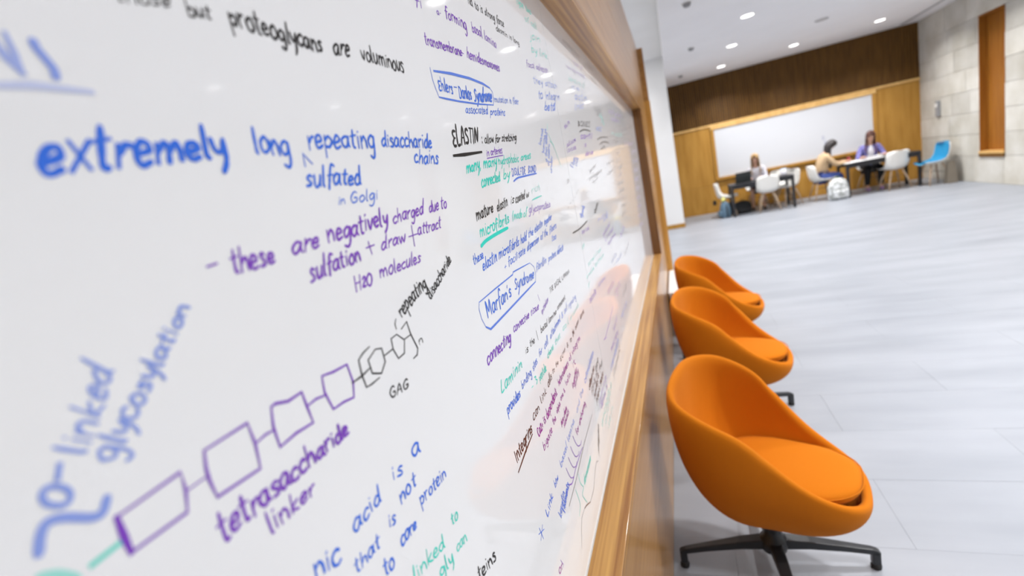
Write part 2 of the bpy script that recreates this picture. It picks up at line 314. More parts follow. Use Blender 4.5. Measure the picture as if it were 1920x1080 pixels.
WRITING = [
('those', 'K', 8, 12, [2076, 17444, 2418, 17505, 2081, 17491, 2423, 17558]),
('but', 'K', 9, 15, [2513, 17481, 2696, 17509, 2510, 17543, 2691, 17560]),
('proteoglycans', 'K', 9, 18, [2830, 17505, 3780, 17510, 2824, 17593, 3782, 17598]),
('are', 'K', 9, 18, [3920, 17524, 4176, 17549, 3943, 17615, 4201, 17645]),
('voluminous', 'K', 9, 17, [4358, 17564, 5165, 17568, 4361, 17648, 5177, 17669]),
('extremely', 'B', 9, 26, [1438, 16509, 2498, 16615, 1473, 16649, 2487, 16718]),
('long', 'B', 9, 22, [2714, 16635, 3053, 16623, 2719, 16734, 3063, 16732]),
('repeating', 'B', 9, 19, [3253, 16675, 4214, 16710, 3262, 16772, 4226, 16819]),
('disaccharide', 'B', 9, 20, [4320, 16718, 5421, 16732, 4332, 16808, 5442, 16828]),
('chains', 'B', 9, 19, [4895, 16554, 5491, 16531, 4926, 16643, 5527, 16629]),
('sulfated', 'B', 9, 16, [3110, 16378, 3836, 16365, 3141, 16469, 3856, 16448]),
('in', 'B', 8, 12, [3426, 16206, 3534, 16206, 3436, 16247, 3544, 16248]),
('Golgi', 'B', 8, 14, [3586, 16206, 4033, 16205, 3603, 16262, 4052, 16266]),
('these', 'P', 9, 18, [2244, 15863, 2605, 15863, 2252, 15950, 2607, 15944]),
('are', 'P', 9, 16, [2766, 15894, 3085, 15896, 2789, 15980, 3105, 15976]),
('negatively', 'P', 9, 19, [3173, 15907, 4098, 15954, 3186, 16003, 4119, 16043]),
('charged', 'P', 9, 17, [4172, 15944, 4835, 15977, 4196, 16018, 4863, 16060]),
('due', 'P', 9, 19, [4963, 15976, 5229, 15988, 4986, 16049, 5253, 16064]),
('to', 'P', 9, 20, [5273, 15990, 5457, 15999, 5298, 16067, 5482, 16078]),
('sulfation', 'P', 9, 19, [2866, 15656, 3538, 15699, 2879, 15746, 3548, 15776]),
('draw', 'P', 9, 17, [3860, 15719, 4336, 15741, 3885, 15793, 4364, 15823]),
('attract', 'P', 9, 17, [4597, 15765, 5175, 15771, 4619, 15834, 5200, 15847]),
('H2O', 'P', 9, 17, [3345, 15450, 3621, 15459, 3350, 15531, 3637, 15532]),
('molecules', 'P', 9, 16, [3734, 15478, 4528, 15476, 3748, 15548, 4552, 15550]),
('repeating', 'K', 9, 15, [3906, 15028, 4527, 15202, 3875, 15110, 4510, 15292]),
('disaccharide', 'K', 9, 14, [4531, 15033, 5237, 15345, 4500, 15097, 5207, 15405]),
('n', 'K', 9, 14, [4085, 14663, 4190, 14665, 4085, 14710, 4190, 14713]),
('GAG', 'K', 9, 12, [3410, 14389, 3741, 14354, 3421, 14454, 3757, 14409]),
('tetrasaccharide', 'P', 9, 19, [1624, 14381, 2813, 14395, 1622, 14481, 2810, 14468]),
('linker', 'P', 9, 17, [1911, 14196, 2339, 14199, 1907, 14279, 2341, 14259]),
('linked', 'B', 6, 22, [1203, 15222, 1438, 15553, 1142, 15267, 1384, 15605]),
('glycosylation', 'B', 6, 17, [1295, 15127, 1911, 15747, 1234, 15179, 1873, 15771]),
('nic', 'B', 9, 19, [2108, 13657, 2372, 13574, 2119, 13752, 2384, 13677]),
('acid', 'B', 9, 19, [2555, 13650, 2951, 13665, 2560, 13739, 2955, 13746]),
('is', 'B', 9, 17, [3132, 13726, 3321, 13677, 3143, 13806, 3332, 13761]),
('a', 'B', 9, 18, [3488, 13715, 3666, 13689, 3497, 13819, 3675, 13797]),
('that', 'B', 9, 16, [2453, 13366, 2787, 13353, 2457, 13437, 2789, 13430]),
('is', 'B', 9, 15, [2938, 13396, 3047, 13367, 2946, 13470, 3055, 13443]),
('not', 'B', 9, 16, [3159, 13452, 3462, 13469, 3154, 13539, 3466, 13542]),
('to', 'B', 9, 18, [2735, 13096, 2884, 13054, 2741, 13182, 2890, 13143]),
('core', 'B', 9, 16, [3021, 13137, 3298, 13109, 3027, 13228, 3310, 13176]),
('protein', 'B', 9, 17, [3431, 13230, 3978, 13186, 3427, 13310, 3982, 13269]),
('linked', 'T', 8, 21, [3050, 12719, 3644, 12591, 3048, 12797, 3639, 12679]),
('to', 'T', 8, 20, [3845, 12677, 3999, 12654, 3856, 12749, 4010, 12727]),
('gly', 'T', 8, 19, [3432, 12396, 3733, 12338, 3427, 12479, 3726, 12425]),
('can', 'T', 7, 18, [3811, 12356, 4062, 12309, 3812, 12436, 4063, 12393]),
('teins', 'K', 9, 21, [4083, 11724, 4589, 11570, 4076, 11827, 4579, 11683]),
('fi', 'P', 9, 16, [5842, 18468, 6040, 18485, 5852, 18544, 6050, 18564]),
('a-', 'P', 8, 13, [6460, 18526, 6615, 18546, 6455, 18578, 6610, 18599]),
('forming', 'P', 9, 17, [6745, 18573, 7509, 18561, 6741, 18662, 7525, 18666]),
('basal', 'P', 8, 17, [7723, 18603, 8188, 18610, 7730, 18693, 8194, 18705]),
('lamina', 'P', 7, 17, [8261, 18610, 8848, 18575, 8284, 18691, 8873, 18662]),
('transmembrane', 'P', 9, 16, [5886, 18030, 7077, 18102, 5884, 18112, 7084, 18186]),
('hemidesmosomes', 'P', 8, 16, [7244, 18119, 8768, 18165, 7274, 18209, 8787, 18242]),
('nd to is strong force', 'K', 8, 19, [7815, 19040, 9601, 19118, 7816, 19119, 9621, 19200]),
('desmin in long', 'K', 8, 17, [9033, 18927, 10512, 18977, 9046, 18994, 10509, 19030]),
('Ehlers', 'B', 9, 16, [5991, 17482, 6435, 17489, 5993, 17575, 6451, 17584]),
('Danlos', 'B', 9, 16, [6620, 17468, 7098, 17485, 6640, 17573, 7118, 17596]),
('Syndrome', 'B', 9, 16, [7173, 17469, 7988, 17549, 7217, 17585, 8066, 17680]),
('mutation in fiber', 'B', 7, 16, [8127, 17564, 9605, 17672, 8138, 17627, 9618, 17745]),
('associated', 'B', 8, 14, [6731, 17257, 7678, 17322, 6750, 17326, 7700, 17400]),
('proteins', 'B', 8, 15, [7777, 17322, 8565, 17369, 7820, 17394, 8615, 17449]),
('ELASTIN', 'K', 9, 21, [6049, 16759, 6990, 16846, 6067, 16922, 7043, 16976]),
('allow', 'K', 9, 16, [7252, 16838, 7681, 16868, 7273, 16913, 7703, 16947]),
('for stretching', 'K', 9, 17, [7734, 16870, 8954, 16949, 7777, 16941, 9008, 17031]),
('in arteries', 'P', 9, 17, [7205, 16639, 8003, 16698, 7221, 16705, 8020, 16771]),
('many,', 'T', 9, 17, [6278, 16397, 6873, 16454, 6312, 16493, 6911, 16557]),
('many', 'T', 9, 18, [6965, 16460, 7608, 16493, 6999, 16557, 7646, 16598]),
('hydrophobic', 'T', 8, 18, [7665, 16501, 8857, 16549, 7687, 16580, 8883, 16639]),
('areas', 'T', 8, 19, [8973, 16569, 9707, 16610, 9028, 16650, 9768, 16697]),
('connected', 'T', 9, 19, [6732, 16171, 7609, 16238, 6769, 16273, 7636, 16325]),
('by', 'T', 8, 18, [7751, 16250, 8143, 16281, 7806, 16338, 8202, 16374]),
('DISULFIDE', 'B', 8, 17, [8273, 16296, 9154, 16309, 8297, 16381, 9181, 16402]),
('BOND', 'B', 8, 19, [9307, 16316, 9919, 16333, 9365, 16399, 9983, 16421]),
('mature', 'K', 9, 19, [6273, 15731, 6997, 15772, 6293, 15837, 7027, 15861]),
('elastin', 'K', 9, 18, [7163, 15763, 7729, 15815, 7194, 15855, 7763, 15913]),
('is', 'K', 9, 15, [7877, 15821, 8093, 15830, 7928, 15900, 8147, 15912]),
('coated', 'K', 8, 15, [8146, 15816, 8770, 15855, 8200, 15898, 8830, 15943]),
('w', 'K', 8, 15, [8844, 15860, 9075, 15874, 8898, 15938, 9131, 15954]),
('rich', 'T', 3, 26, [9263, 15925, 9949, 15959, 9321, 16007, 10014, 16047]),
('microfibrils', 'T', 9, 23, [6269, 15475, 7634, 15532, 6289, 15582, 7662, 15620]),
('(made', 'T', 7, 15, [7791, 15550, 8382, 15539, 7841, 15628, 8439, 15622]),
('of', 'T', 7, 16, [8445, 15532, 8692, 15534, 8496, 15606, 8745, 15611]),
('glycoprotein', 'P', 6, 16, [8820, 15562, 10565, 15524, 8874, 15640, 10627, 15604]),
('these', 'B', 9, 14, [5853, 15160, 6248, 15188, 5857, 15234, 6251, 15266]),
('elastin', 'B', 9, 15, [6109, 15019, 6725, 15043, 6139, 15107, 6759, 15138]),
('microfibrils', 'B', 9, 16, [6804, 15053, 7892, 15098, 6833, 15141, 7944, 15177]),
('hold', 'B', 8, 15, [7989, 15101, 8364, 15109, 8042, 15180, 8421, 15192]),
('the', 'B', 8, 14, [8485, 15131, 8866, 15146, 8536, 15205, 8921, 15224]),
('elastin', 'B', 7, 14, [8950, 15155, 9611, 15207, 9006, 15233, 9673, 15290]),
('together', 'B', 7, 16, [9741, 15202, 10456, 15255, 9797, 15275, 10517, 15334]),
('+', 'B', 8, 13, [6927, 14845, 7063, 14850, 6961, 14899, 7097, 14905]),
('facilitate', 'B', 8, 14, [7154, 14867, 8154, 14904, 7175, 14943, 8203, 14975]),
('dispersion', 'B', 8, 15, [8264, 14914, 9126, 14955, 8314, 14986, 9184, 15034]),
('of the', 'B', 7, 15, [9259, 14966, 9898, 14982, 9311, 15036, 9955, 15056]),
('fibers', 'B', 7, 16, [10044, 14984, 10744, 15020, 10102, 15059, 10809, 15100]),
('too', 'B', 7, 18, [10095, 14797, 10562, 14796, 10154, 14872, 10625, 14874]),
("Marfan's", 'B', 9, 15, [5915, 14368, 7021, 14402, 5916, 14510, 7039, 14515]),
('Syndrome', 'B', 8, 15, [7211, 14433, 8357, 14381, 7254, 14542, 8421, 14470]),
('fibrillin', 'B', 7, 15, [8565, 14459, 9361, 14463, 8618, 14532, 9422, 14543]),
('proteins defects', 'B', 7, 16, [9535, 14451, 11017, 14450, 9589, 14521, 11085, 14531]),
('connecting', 'P', 9, 17, [5579, 13797, 6596, 13784, 5602, 13905, 6630, 13878]),
('connective', 'P', 9, 15, [6772, 13846, 7645, 13825, 6797, 13927, 7690, 13890]),
('tissue', 'P', 9, 15, [7740, 13814, 8274, 13792, 7786, 13880, 8325, 13862]),
('epithelium', 'P', 7, 14, [8396, 13636, 8990, 13745, 8403, 13699, 8996, 13812]),
('THE', 'K', 9, 16, [9197, 13836, 9542, 13850, 9204, 13904, 9548, 13919]),
('BASAL', 'K', 8, 18, [9632, 13838, 10267, 13837, 9638, 13908, 10273, 13911]),
('LAMINA', 'K', 8, 18, [10379, 13835, 11222, 13820, 10376, 13899, 11218, 13889]),
('Laminin', 'T', 8, 16, [5812, 13250, 6825, 13233, 5829, 13351, 6851, 13316]),
('is', 'K', 9, 15, [7084, 13343, 7276, 13344, 7100, 13413, 7293, 13415]),
('the', 'K', 9, 14, [7387, 13360, 7682, 13337, 7399, 13424, 7695, 13404]),
('basal', 'K', 8, 14, [8109, 13357, 8632, 13338, 8122, 13427, 8645, 13412]),
('lamina', 'K', 8, 14, [8722, 13342, 9385, 13346, 8735, 13416, 9432, 13403]),
('component', 'K', 8, 14, [9513, 13378, 10359, 13403, 9512, 13439, 10357, 13469]),
('provides', 'B', 9, 15, [5870, 12888, 6500, 12880, 5861, 12988, 6499, 12964]),
('binding', 'B', 8, 13, [6622, 12932, 7189, 12936, 6616, 13010, 7181, 13019]),
('sites', 'B', 8, 13, [7299, 12947, 7609, 12986, 7285, 13023, 7594, 13064]),
('for', 'B', 8, 14, [7753, 13030, 7990, 13039, 7759, 13090, 7997, 13101]),
('cell', 'B', 7, 14, [8139, 13023, 8443, 13038, 8158, 13103, 8463, 13119]),
('attachment', 'B', 8, 14, [8626, 13047, 9610, 13116, 8640, 13122, 9624, 13197]),
('&', 'B', 7, 14, [9719, 13117, 9899, 13134, 9725, 13190, 9905, 13207]),
('cell', 'B', 6, 15, [10013, 13136, 10379, 13151, 10019, 13210, 10386, 13227]),
('signaling', 'B', 6, 16, [10485, 13132, 11408, 13121, 10482, 13198, 11404, 13193]),
('- 3', 'T', 8, 17, [7051, 12694, 7432, 12693, 7019, 12789, 7396, 12792]),
('peptide', 'T', 8, 14, [7514, 12655, 8024, 12658, 7499, 12735, 8006, 12742]),
('chains', 'T', 8, 15, [8214, 12796, 8712, 12809, 8227, 12868, 8725, 12884]),
('that', 'T', 7, 15, [8862, 12820, 9365, 12822, 8869, 12888, 9371, 12893]),
('coil', 'T', 6, 16, [9608, 12857, 10280, 12829, 9615, 12929, 10286, 12906]),
('around', 'T', 4, 16, [10412, 12838, 11537, 12870, 10409, 12905, 11533, 12943]),
('Integrins', 'R', 9, 18, [5808, 12128, 6672, 12160, 5785, 12250, 6680, 12262]),
('can', 'R', 9, 16, [6808, 12259, 7225, 12262, 6806, 12348, 7222, 12356]),
('link', 'R', 9, 15, [7354, 12288, 7767, 12322, 7339, 12368, 7751, 12406]),
('cells', 'R', 9, 14, [7905, 12342, 8245, 12393, 7888, 12426, 8226, 12480]),
('to', 'R', 8, 14, [8317, 12428, 8505, 12435, 8317, 12484, 8505, 12492]),
('the', 'R', 8, 14, [8602, 12439, 8844, 12440, 8601, 12497, 8844, 12499]),
('ECM', 'R', 8, 16, [9008, 12394, 9519, 12429, 9007, 12454, 9518, 12492]),
('&', 'R', 8, 17, [9687, 12426, 9868, 12432, 9685, 12490, 9866, 12497]),
('to', 'R', 8, 17, [10046, 12429, 10239, 12435, 10044, 12495, 10237, 12502]),
('the', 'R', 8, 17, [10380, 12450, 10603, 12477, 10377, 12538, 10599, 12567]),
('basal', 'R', 8, 17, [10743, 12482, 11234, 12551, 10739, 12552, 11229, 12624]),
('lamina', 'R', 8, 18, [11435, 12528, 12010, 12549, 11430, 12601, 12004, 12626]),
('Ca2+ is', 'M', 9, 15, [6894, 11909, 7417, 11917, 6863, 12008, 7381, 12022]),
('dependent', 'M', 9, 16, [7490, 11908, 8377, 11988, 7447, 12007, 8323, 12094]),
('heterodimers', 'M', 9, 18, [8576, 12054, 9577, 12102, 8547, 12138, 9542, 12194]),
('of integrins', 'M', 8, 16, [9704, 12112, 11073, 12153, 9651, 12186, 11004, 12235]),
('bigate', 'M', 9, 14, [7000, 11567, 7651, 11588, 6987, 11648, 7635, 11674]),
('the', 'M', 9, 16, [7771, 11630, 7998, 11636, 7748, 11709, 7974, 11718]),
('alpha', 'M', 8, 14, [8126, 11680, 8445, 11720, 8088, 11747, 8404, 11788]),
('one &', 'M', 8, 14, [8521, 11751, 8948, 11766, 8479, 11820, 8902, 11837]),
('beta', 'M', 7, 14, [9092, 11807, 9592, 11853, 9045, 11879, 9540, 11927]),
('it', 'M', 8, 19, [9859, 11877, 10233, 11862, 9812, 11963, 10183, 11951]),
('these chains', 'M', 8, 13, [8216, 11328, 8810, 11419, 8216, 11404, 8809, 11500]),
('subunits', 'M', 8, 13, [8377, 11223, 8908, 11280, 8377, 11301, 8907, 11361]),
('together', 'M', 8, 16, [9525, 11510, 10193, 11677, 9523, 11595, 10190, 11766]),
('forming', 'M', 6, 14, [9758, 11423, 10319, 11593, 9756, 11510, 10316, 11684]),
('Link', 'B', 8, 14, [6532, 10614, 6986, 10697, 6499, 10713, 6947, 10801]),
('btw', 'B', 8, 14, [7167, 10717, 7446, 10740, 7147, 10796, 7424, 10822]),
('basal', 'B', 7, 15, [7699, 10770, 8343, 10823, 7676, 10854, 8315, 10913]),
('lamina', 'B', 6, 15, [8467, 10844, 9176, 10930, 8432, 10926, 9135, 11017]),
('and the', 'B', 4, 15, [9504, 10945, 10448, 11060, 9452, 11025, 10386, 11147]),
('cytoskeleton', 'B', 6, 17, [10718, 11102, 12284, 11279, 10652, 11190, 12200, 11376]),
('for anchoring', 'M', 8, 17, [9174, 10594, 10403, 10715, 9125, 10675, 10341, 10803]),
('keratin', 'B', 7, 14, [7147, 10110, 7620, 10282, 7095, 10207, 7562, 10383]),
('filaments', 'B', 8, 14, [7369, 10046, 7975, 10226, 7309, 10140, 7905, 10323]),
('desmosome', 'T', 7, 15, [8999, 9465, 9922, 9498, 9005, 9561, 9928, 9601]),
('plakoglobin', 'K', 6, 17, [10781, 9090, 11330, 9565, 10786, 9202, 11335, 9679]),
('collagen one', 'R', 8, 17, [11019, 10768, 11982, 10916, 11014, 10866, 11975, 11022]),
('fibrils of', 'R', 7, 17, [11196, 10530, 12294, 10666, 11190, 10631, 12285, 10775]),
('bundles &', 'R', 8, 18, [11402, 10304, 12424, 10510, 11395, 10408, 12416, 10620]),
('fibers make', 'R', 8, 18, [11531, 10082, 13052, 10292, 11536, 10197, 13055, 10419]),
('type', 'K', 7, 18, [12118, 10777, 12720, 10857, 12110, 10884, 12710, 10968]),
('four', 'K', 7, 19, [12607, 10576, 13261, 10561, 12598, 10687, 13250, 10677]),
('lamina', 'P', 5, 18, [11785, 9869, 13435, 10014, 11789, 9987, 13437, 10145]),
('densa in', 'P', 6, 19, [12007, 9703, 13341, 9740, 11999, 9813, 13329, 9861]),
('anchors', 'T', 4, 19, [11663, 9325, 13534, 9486, 11667, 9444, 13536, 9620]),
('plaque', 'T', 3, 19, [12154, 9092, 14094, 9490, 12157, 9216, 14095, 9628]),
('skin', 'T', 3, 19, [12437, 8844, 13675, 8869, 12427, 8961, 13662, 8995]),
('intermediate', 'B', 5, 22, [14346, 9783, 16834, 9914, 14346, 9923, 16830, 10074]),
('filament', 'K', 5, 22, [14580, 9413, 16891, 9574, 14581, 9555, 16886, 9736]),
('or', 'M', 7, 17, [6488, 9525, 6772, 9400, 6482, 9618, 6765, 9497]),
('type two', 'T', 7, 27, [10917, 19931, 12139, 20003, 10901, 20023, 12144, 20076]),
('of cell', 'T', 5, 23, [11397, 19697, 12487, 19750, 11412, 19779, 12503, 19840]),
('join', 'T', 6, 26, [11539, 19342, 12590, 19474, 11563, 19440, 12617, 19580]),
('by link', 'T', 6, 24, [11456, 19035, 13133, 19181, 11481, 19133, 13162, 19292]),
('focal adhesion', 'P', 7, 20, [10770, 18602, 12882, 18781, 10784, 18682, 12898, 18876]),
('they attach', 'B', 6, 23, [11117, 18305, 13700, 18504, 11132, 18388, 13717, 18605]),
('to integrin', 'B', 7, 24, [11301, 17989, 13784, 18201, 11335, 18100, 13827, 18335]),
('beta', 'B', 7, 24, [11661, 17747, 12915, 17849, 11752, 17867, 13022, 17982]),
('hemidesmosome', 'P', 4, 24, [15687, 19400, 19290, 19605, 15673, 19477, 19265, 19698]),
('keratins of', 'T', 4, 29, [15693, 19037, 18883, 19201, 15696, 19132, 18882, 19316]),
('cell', 'B', 4, 29, [15846, 18833, 18685, 19005, 15832, 18912, 18662, 19097]),
('actin', 'B', 5, 30, [16166, 18512, 18753, 18726, 16304, 18661, 18931, 18900]),
('links', 'B', 5, 29, [15813, 18129, 17720, 18377, 15930, 18255, 17861, 18519]),
('epithelial tissue', 'K', 6, 27, [15833, 20212, 18696, 20262, 15819, 20287, 18674, 20350]),
('type of', 'P', 4, 26, [17060, 19786, 19079, 19860, 17043, 19868, 19055, 19951]),
('junctions', 'K', 5, 33, [20100, 20286, 22301, 20298, 20097, 20405, 22294, 20430]),
('cells', 'K', 4, 32, [20816, 19853, 23029, 19817, 20786, 19953, 22990, 19927]),
('tight', 'K', 5, 34, [20195, 18511, 22578, 18565, 20372, 18673, 22795, 18747]),
('gap', 'T', 4, 35, [21895, 18553, 22538, 18098, 22449, 18600, 23127, 18135]),
('adherens', 'P', 4, 42, [25236, 18866, 32691, 19183, 25462, 19041, 33053, 19412]),
('cadherin', 'P', 4, 38, [25956, 18584, 30704, 18748, 26155, 18732, 30973, 18924]),
('basal', 'B', 5, 13, [10732, 16896, 11275, 17302, 10614, 16899, 11147, 17300]),
('lamina is', 'B', 5, 14, [10896, 16733, 11530, 17304, 10774, 16737, 11396, 17302]),
('a thin sheet', 'B', 5, 14, [11037, 16527, 11579, 17232, 10912, 16534, 11444, 17231]),
('of matrix', 'B', 5, 14, [11176, 16440, 11632, 16957, 11047, 16447, 11495, 16960]),
('under', 'B', 5, 14, [11302, 16262, 11687, 16678, 11171, 16272, 11548, 16683]),
('skin', 'P', 7, 31, [13760, 17432, 14712, 17657, 13663, 17484, 14602, 17711]),
('BONES', 'K', 7, 37, [15916, 17656, 18495, 17780, 16017, 17763, 18627, 17905]),
('cartil', 'P', 7, 37, [16006, 17255, 18564, 17375, 16109, 17362, 18697, 17499]),
('adipose', 'P', 8, 31, [13611, 16927, 15177, 17158, 13603, 17000, 15165, 17239]),
('loose', 'P', 8, 31, [13481, 16778, 15034, 16912, 13473, 16851, 15022, 16992]),
('is', 'P', 6, 36, [16135, 16985, 17031, 17042, 16222, 17074, 17127, 17136]),
('dense', 'P', 7, 37, [16354, 16692, 18196, 16800, 16443, 16781, 18304, 16899]),
('MSC', 'B', 5, 44, [19882, 17720, 21658, 17794, 20006, 17831, 21802, 17915]),
('ecm', 'K', 6, 46, [20526, 16978, 22021, 17098, 20631, 17067, 22140, 17194]),
('muscle', 'T', 4, 47, [25087, 17768, 30759, 17961, 25275, 17908, 31031, 18133]),
('nerve', 'K', 4, 46, [25519, 17416, 28313, 17562, 25713, 17556, 28547, 17718]),
('blood', 'P', 4, 58, [31311, 17466, 38433, 17660, 31593, 17638, 38844, 17871]),
('bone', 'R', 4, 56, [30704, 18339, 36629, 18741, 30975, 18512, 37002, 18951]),
('fiber', 'B', 5, 22, [13912, 16329, 14689, 16635, 13709, 16363, 14464, 16666]),
('cell', 'B', 4, 23, [14537, 16381, 15131, 16636, 14302, 16400, 14878, 16652]),
('mast', 'R', 4, 40, [25328, 16772, 28234, 16940, 25521, 16907, 28468, 17092]),
('dermal', 'P', 3, 53, [36026, 16920, 41936, 17147, 36466, 17152, 42520, 17419]),
('fat', 'K', 4, 40, [25181, 16397, 28063, 16524, 25372, 16530, 28295, 16673]),
('sinew', 'P', 3, 53, [35660, 16282, 41217, 16407, 36094, 16505, 41784, 16667]),
('T cell', 'K', 4, 40, [25035, 16025, 27892, 16111, 25224, 16155, 28123, 16256]),
('tendon', 'P', 3, 52, [35299, 15651, 40516, 15687, 35726, 15867, 41068, 15934]),
('B', 'R', 4, 40, [24889, 15655, 27723, 15700, 25078, 15782, 27951, 15842]),
('ligament', 'P', 3, 52, [34942, 15029, 39834, 14985, 35362, 15237, 40370, 15221]),
('macro', 'K', 4, 39, [24744, 15286, 27554, 15292, 24931, 15411, 27781, 15430]),
('fascia', 'P', 3, 51, [34589, 14414, 39169, 14301, 35003, 14614, 39690, 14526]),
('plasma', 'K', 4, 39, [24600, 14920, 27387, 14885, 24786, 15042, 27611, 15021]),
('marrow', 'P', 3, 51, [34241, 13807, 38520, 13634, 34649, 13999, 39028, 13848]),
('fibro', 'R', 4, 39, [24457, 14555, 27220, 14482, 24641, 14675, 27443, 14614]),
('lymph', 'P', 3, 50, [33897, 13207, 37888, 12984, 34299, 13392, 38381, 13188]),
('neuro', 'K', 4, 39, [24315, 14192, 27054, 14080, 24497, 14310, 27276, 14209]),
('serum', 'P', 3, 50, [33557, 12614, 37271, 12349, 33953, 12792, 37751, 12544]),
('glia', 'K', 4, 39, [24173, 13831, 26889, 13681, 24354, 13946, 27109, 13807]),
('plasma', 'P', 3, 49, [33221, 12029, 36668, 11730, 33612, 12200, 37137, 11915]),
('collagens', 'K', 5, 25, [16286, 15896, 19638, 16100, 16358, 15964, 19737, 16183]),
('type one', 'K', 4, 23, [16630, 16118, 18197, 16332, 16704, 16189, 18284, 16409]),
('mesh', 'K', 4, 23, [16809, 15745, 18329, 15853, 16866, 15798, 18395, 15910]),
('fibro', 'K', 4, 32, [21105, 16224, 24331, 16559, 21217, 16313, 24474, 16662]),
('blast', 'K', 4, 31, [21031, 15886, 23634, 16056, 21142, 15973, 23771, 16154]),
('o', 'K', 4, 19, [12762, 15953, 13046, 15954, 12846, 16049, 13133, 16052]),
('apical', 'P', 8, 32, [13554, 14454, 14861, 14432, 13532, 14520, 14834, 14503]),
('stem', 'K', 8, 42, [16554, 14744, 17525, 15033, 16230, 14778, 17166, 15064]),
('mucous', 'B', 6, 30, [16660, 14394, 19343, 14427, 16643, 14490, 19317, 14538]),
('layer', 'B', 6, 31, [17856, 14244, 19569, 14338, 17813, 14330, 19517, 14431]),
('goblet', 'P', 7, 33, [17315, 13799, 19601, 13960, 17275, 13884, 19549, 14055]),
('ciliated', 'P', 7, 34, [17622, 13570, 20317, 13662, 17580, 13658, 20260, 13761]),
('squamous', 'P', 7, 35, [18094, 13327, 20740, 13392, 18050, 13417, 20681, 13495]),
('gland', 'B', 6, 23, [13981, 14889, 14708, 15156, 13744, 14916, 14449, 15179]),
('duct', 'P', 5, 39, [22370, 12974, 24607, 13208, 22043, 13075, 24215, 13314]),
('ca', 'T', 6, 23, [13245, 14051, 13654, 14105, 13237, 14130, 13645, 14186]),
('stratified', 'T', 6, 26, [13650, 13462, 16368, 13471, 13627, 13531, 16333, 13553]),
('simple epithelia', 'T', 6, 25, [13102, 13202, 16738, 13210, 13081, 13270, 16701, 13295]),
('or', 'T', 5, 23, [13114, 12945, 13549, 12996, 13093, 13014, 13527, 13067]),
('columnar', 'P', 4, 25, [14738, 12611, 16369, 12451, 14710, 12689, 16334, 12537]),
('cuboidal', 'B', 3, 32, [18139, 12603, 20018, 12604, 18094, 12697, 19962, 12707]),
('pseudo', 'B', 3, 35, [19425, 12334, 21761, 12273, 19373, 12435, 21694, 12385]),
('transit', 'K', 3, 35, [22887, 12005, 25660, 12202, 22542, 12124, 25232, 12330]),
('keratin', 'M', 5, 28, [16248, 11895, 18118, 11817, 16227, 12028, 18089, 11964]),
('IgA', 'M', 5, 30, [17592, 11443, 19805, 11323, 17565, 11588, 19767, 11485]),
('secrete', 'P', 6, 24, [12956, 12526, 14172, 12515, 12946, 12632, 14158, 12631]),
('lumen', 'P', 4, 23, [14660, 12543, 16114, 12474, 14632, 12621, 16079, 12559]),
('hairs', 'P', 5, 29, [16093, 10496, 17291, 10601, 16071, 10634, 17265, 10747]),
('sweat pores', 'P', 5, 24, [14960, 10240, 17019, 10164, 14943, 10370, 16994, 10310]),
('tubules', 'K', 4, 31, [19789, 10737, 21916, 10786, 19752, 10901, 21867, 10966]),
('nephron', 'B', 4, 29, [18351, 10252, 20865, 10183, 18320, 10408, 20822, 10358]),
]
